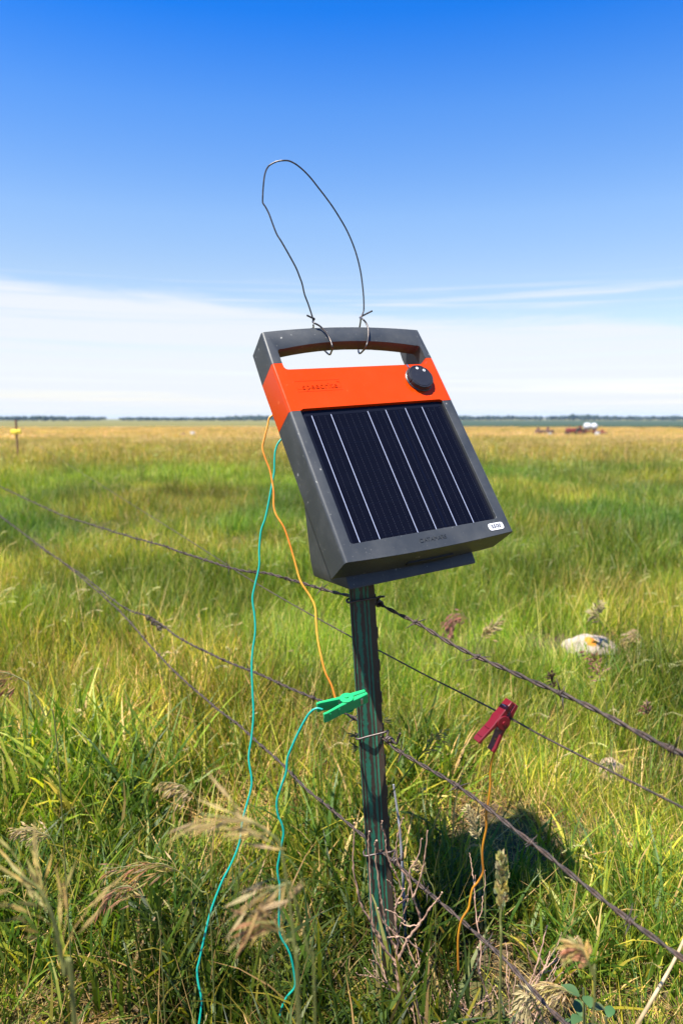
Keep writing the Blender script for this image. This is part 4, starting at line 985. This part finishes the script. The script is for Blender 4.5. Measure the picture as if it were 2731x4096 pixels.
def tint_at(x, y):
    r = math.hypot(x, y); xi = x / max(y, .1)
    n1 = nz(x, y, .35, 3.3); n2 = nz(x * .6, y, .16, 8.1); n3 = nz(x, y, 1.6, 1.1)
    lush = np.array((.98, 1.0, .85)); yel = np.array((.84, 1.07, .70)); dark = np.array((.50, .84, .66)); gold = np.array((1.55, 1.22, 1.15)); tan = np.array((1.75, 1.25, 1.6))
    if r < 2.0: lush = lush * (1 - .22 * max(0, min(1, (.25 - x) * 2.5)) * max(0, min(1, (1.9 - r) * 2)))  # left foreground: darker green, with deep shadow between blades put into the tint
    if r < 2.0: c = lush * (1 + .15 * n3) + (yel - lush) * max(0, min(1, (r - 1.0) * .55))
    elif r < 8: c = yel * (1 + .18 * n3)
    else: c = yel * (1.0 + .25 * max(0, 1 - abs(r - 9.5) / 2.5))
    if r > 4.2:
        k = max(0, min(1, (n1 + .05 + (.14 if xi > .1 else .02)) * 4.6)) * max(0, min(1, (r - 4.2) / 1.5)) * max(0, min(1, (13.5 - r) / 4)); c = c + (dark - c) * k
    g = max(0, min(1, (r - 8.5 + 5 * n1 - (3.0 if xi > .1 else 0)) / 7)); c = c + (gold - c) * g
    if r > 14: c = c + (tan - c) * max(0, min(1, n2 * 1.8 + .3)); c = c + (np.array((1.05, 1.1, .8)) - c) * max(0, min(.55, n1 * 1.4))
    st = max(0, min(1, (nz(x, y, .9 if r < 9 else .3, 6.6) - .05 + (.18 if xi < -.12 else 0)) * 2.2)) * (.2 if r < 1.5 else .46)
    c = c + (np.array((1.75, 1.32, 1.35)) - c) * st
    return np.maximum(.35, c * (1 + .60 * n3) * (1 + .55 * nz(x, y, 4.5, 2.2)))
def scatter(name, kind, n, r0, r1, smin, smax, label, keep=None, tilt=.22, tmul=1.0, wind=(.0, .0)):
    xs, ys = spread(n, r0, r1); P, R, Z, T = [], [], [], []
    for x, y in zip(xs, ys):
        if keep and not keep(x, y): continue
        P.append((x, y, ground_z(x, y))); s = random.uniform(smin, smax) * (1 + .62 * nz(x, y, 1.3 if y < 20 else .2, 4.4)); R.append((random.gauss(wind[0], tilt), random.gauss(wind[1], tilt), random.uniform(0, 6.283))); Z.append((s, s, s * random.uniform(.8, 1.2))); T.append(tint_at(x, y) * tmul)
    return grass(name, kind, P, R, Z, T, label)
def near_ok(x, y):
    if random.random() > (1.0 if math.hypot((x - .10) / 1.1, y - .92) > .095 else .55): return False
    if math.hypot(x - .89, y - 2.48) < .19 or math.hypot(x - .68, y - 1.68) < .09: return False      # the stones lie in small gaps
    r = math.hypot(x, y)
    return r > 1.5 or random.random() < .45 + 1.6 * nz(x, y, 3.1, 2.0) + max(0, r - 1.1)
def patchy(x, y):
    r = math.hypot(x, y); lim = .0 + max(0, x - .05) * .9 + max(0, r - 1.25) * .8 - max(0, .95 - r) * 1.0
    return nz(x, y, 2.6, 5.0) > -.28 + lim and near_ok(x, y)
scatter('fence_line_grass', 'broad_tuft', 1500, .62, 1.9, .7, 1.25, 'broad bladed dark green grass along the fence in the foreground', patchy)
scatter('dry_stems', 'wisp', 420, .7, 3.4, .8, 1.3, 'thin dry straw stems standing among the foreground grass', None, .3)
scatter('pasture_grass', 'fine_tuft', 4200, .60, 4.2, .75, 1.2, 'fine yellow green pasture grass around the post', near_ok)
scatter('dead_grass_litter', 'litter', 1500, .55, 2.2, .8, 1.3, 'dry straw litter lying under the foreground grass', None, .15)
scatter('pasture_grass', 'fine_tuft', 14000, 4.0, 14, .95, 1.4, 'pasture grass of the middle distance, green with pale seed heads')
scatter('meadow_grass', 'meadow_patch', 11000, 9, 55, .85, 1.25, 'tall golden grass of the open pasture beyond the fence', None, .1)
scatter('far_pasture_grass', 'far_patch', 9000, 48, 250, .8, 1.2, 'golden grass of the far pasture below the horizon', None, .05)

# ------------------------------------------------------------------ air
hz = from_bm('haze', box_bm(-4100, 4100, -4100, 4100, -11, 16)); ho = bpy.data.objects.new('haze', hz); COL.objects.link(ho)
hm = bpy.data.materials.new('hazy_air'); hm.use_nodes = True; t = NT(hm.node_tree); o = t.n('ShaderNodeOutputMaterial')
pv = t.n('ShaderNodeVolumePrincipled', i_Density=0.00011); pv.inputs['Color'].default_value = (.50, .74, 1.0, 1); t.l(pv.outputs[0], o.inputs['Volume']); hz.materials.append(hm)
ho['kind'] = 'stuff'; ho['label'] = 'pale blue air between the camera and the far trees'; ho['category'] = 'haze'
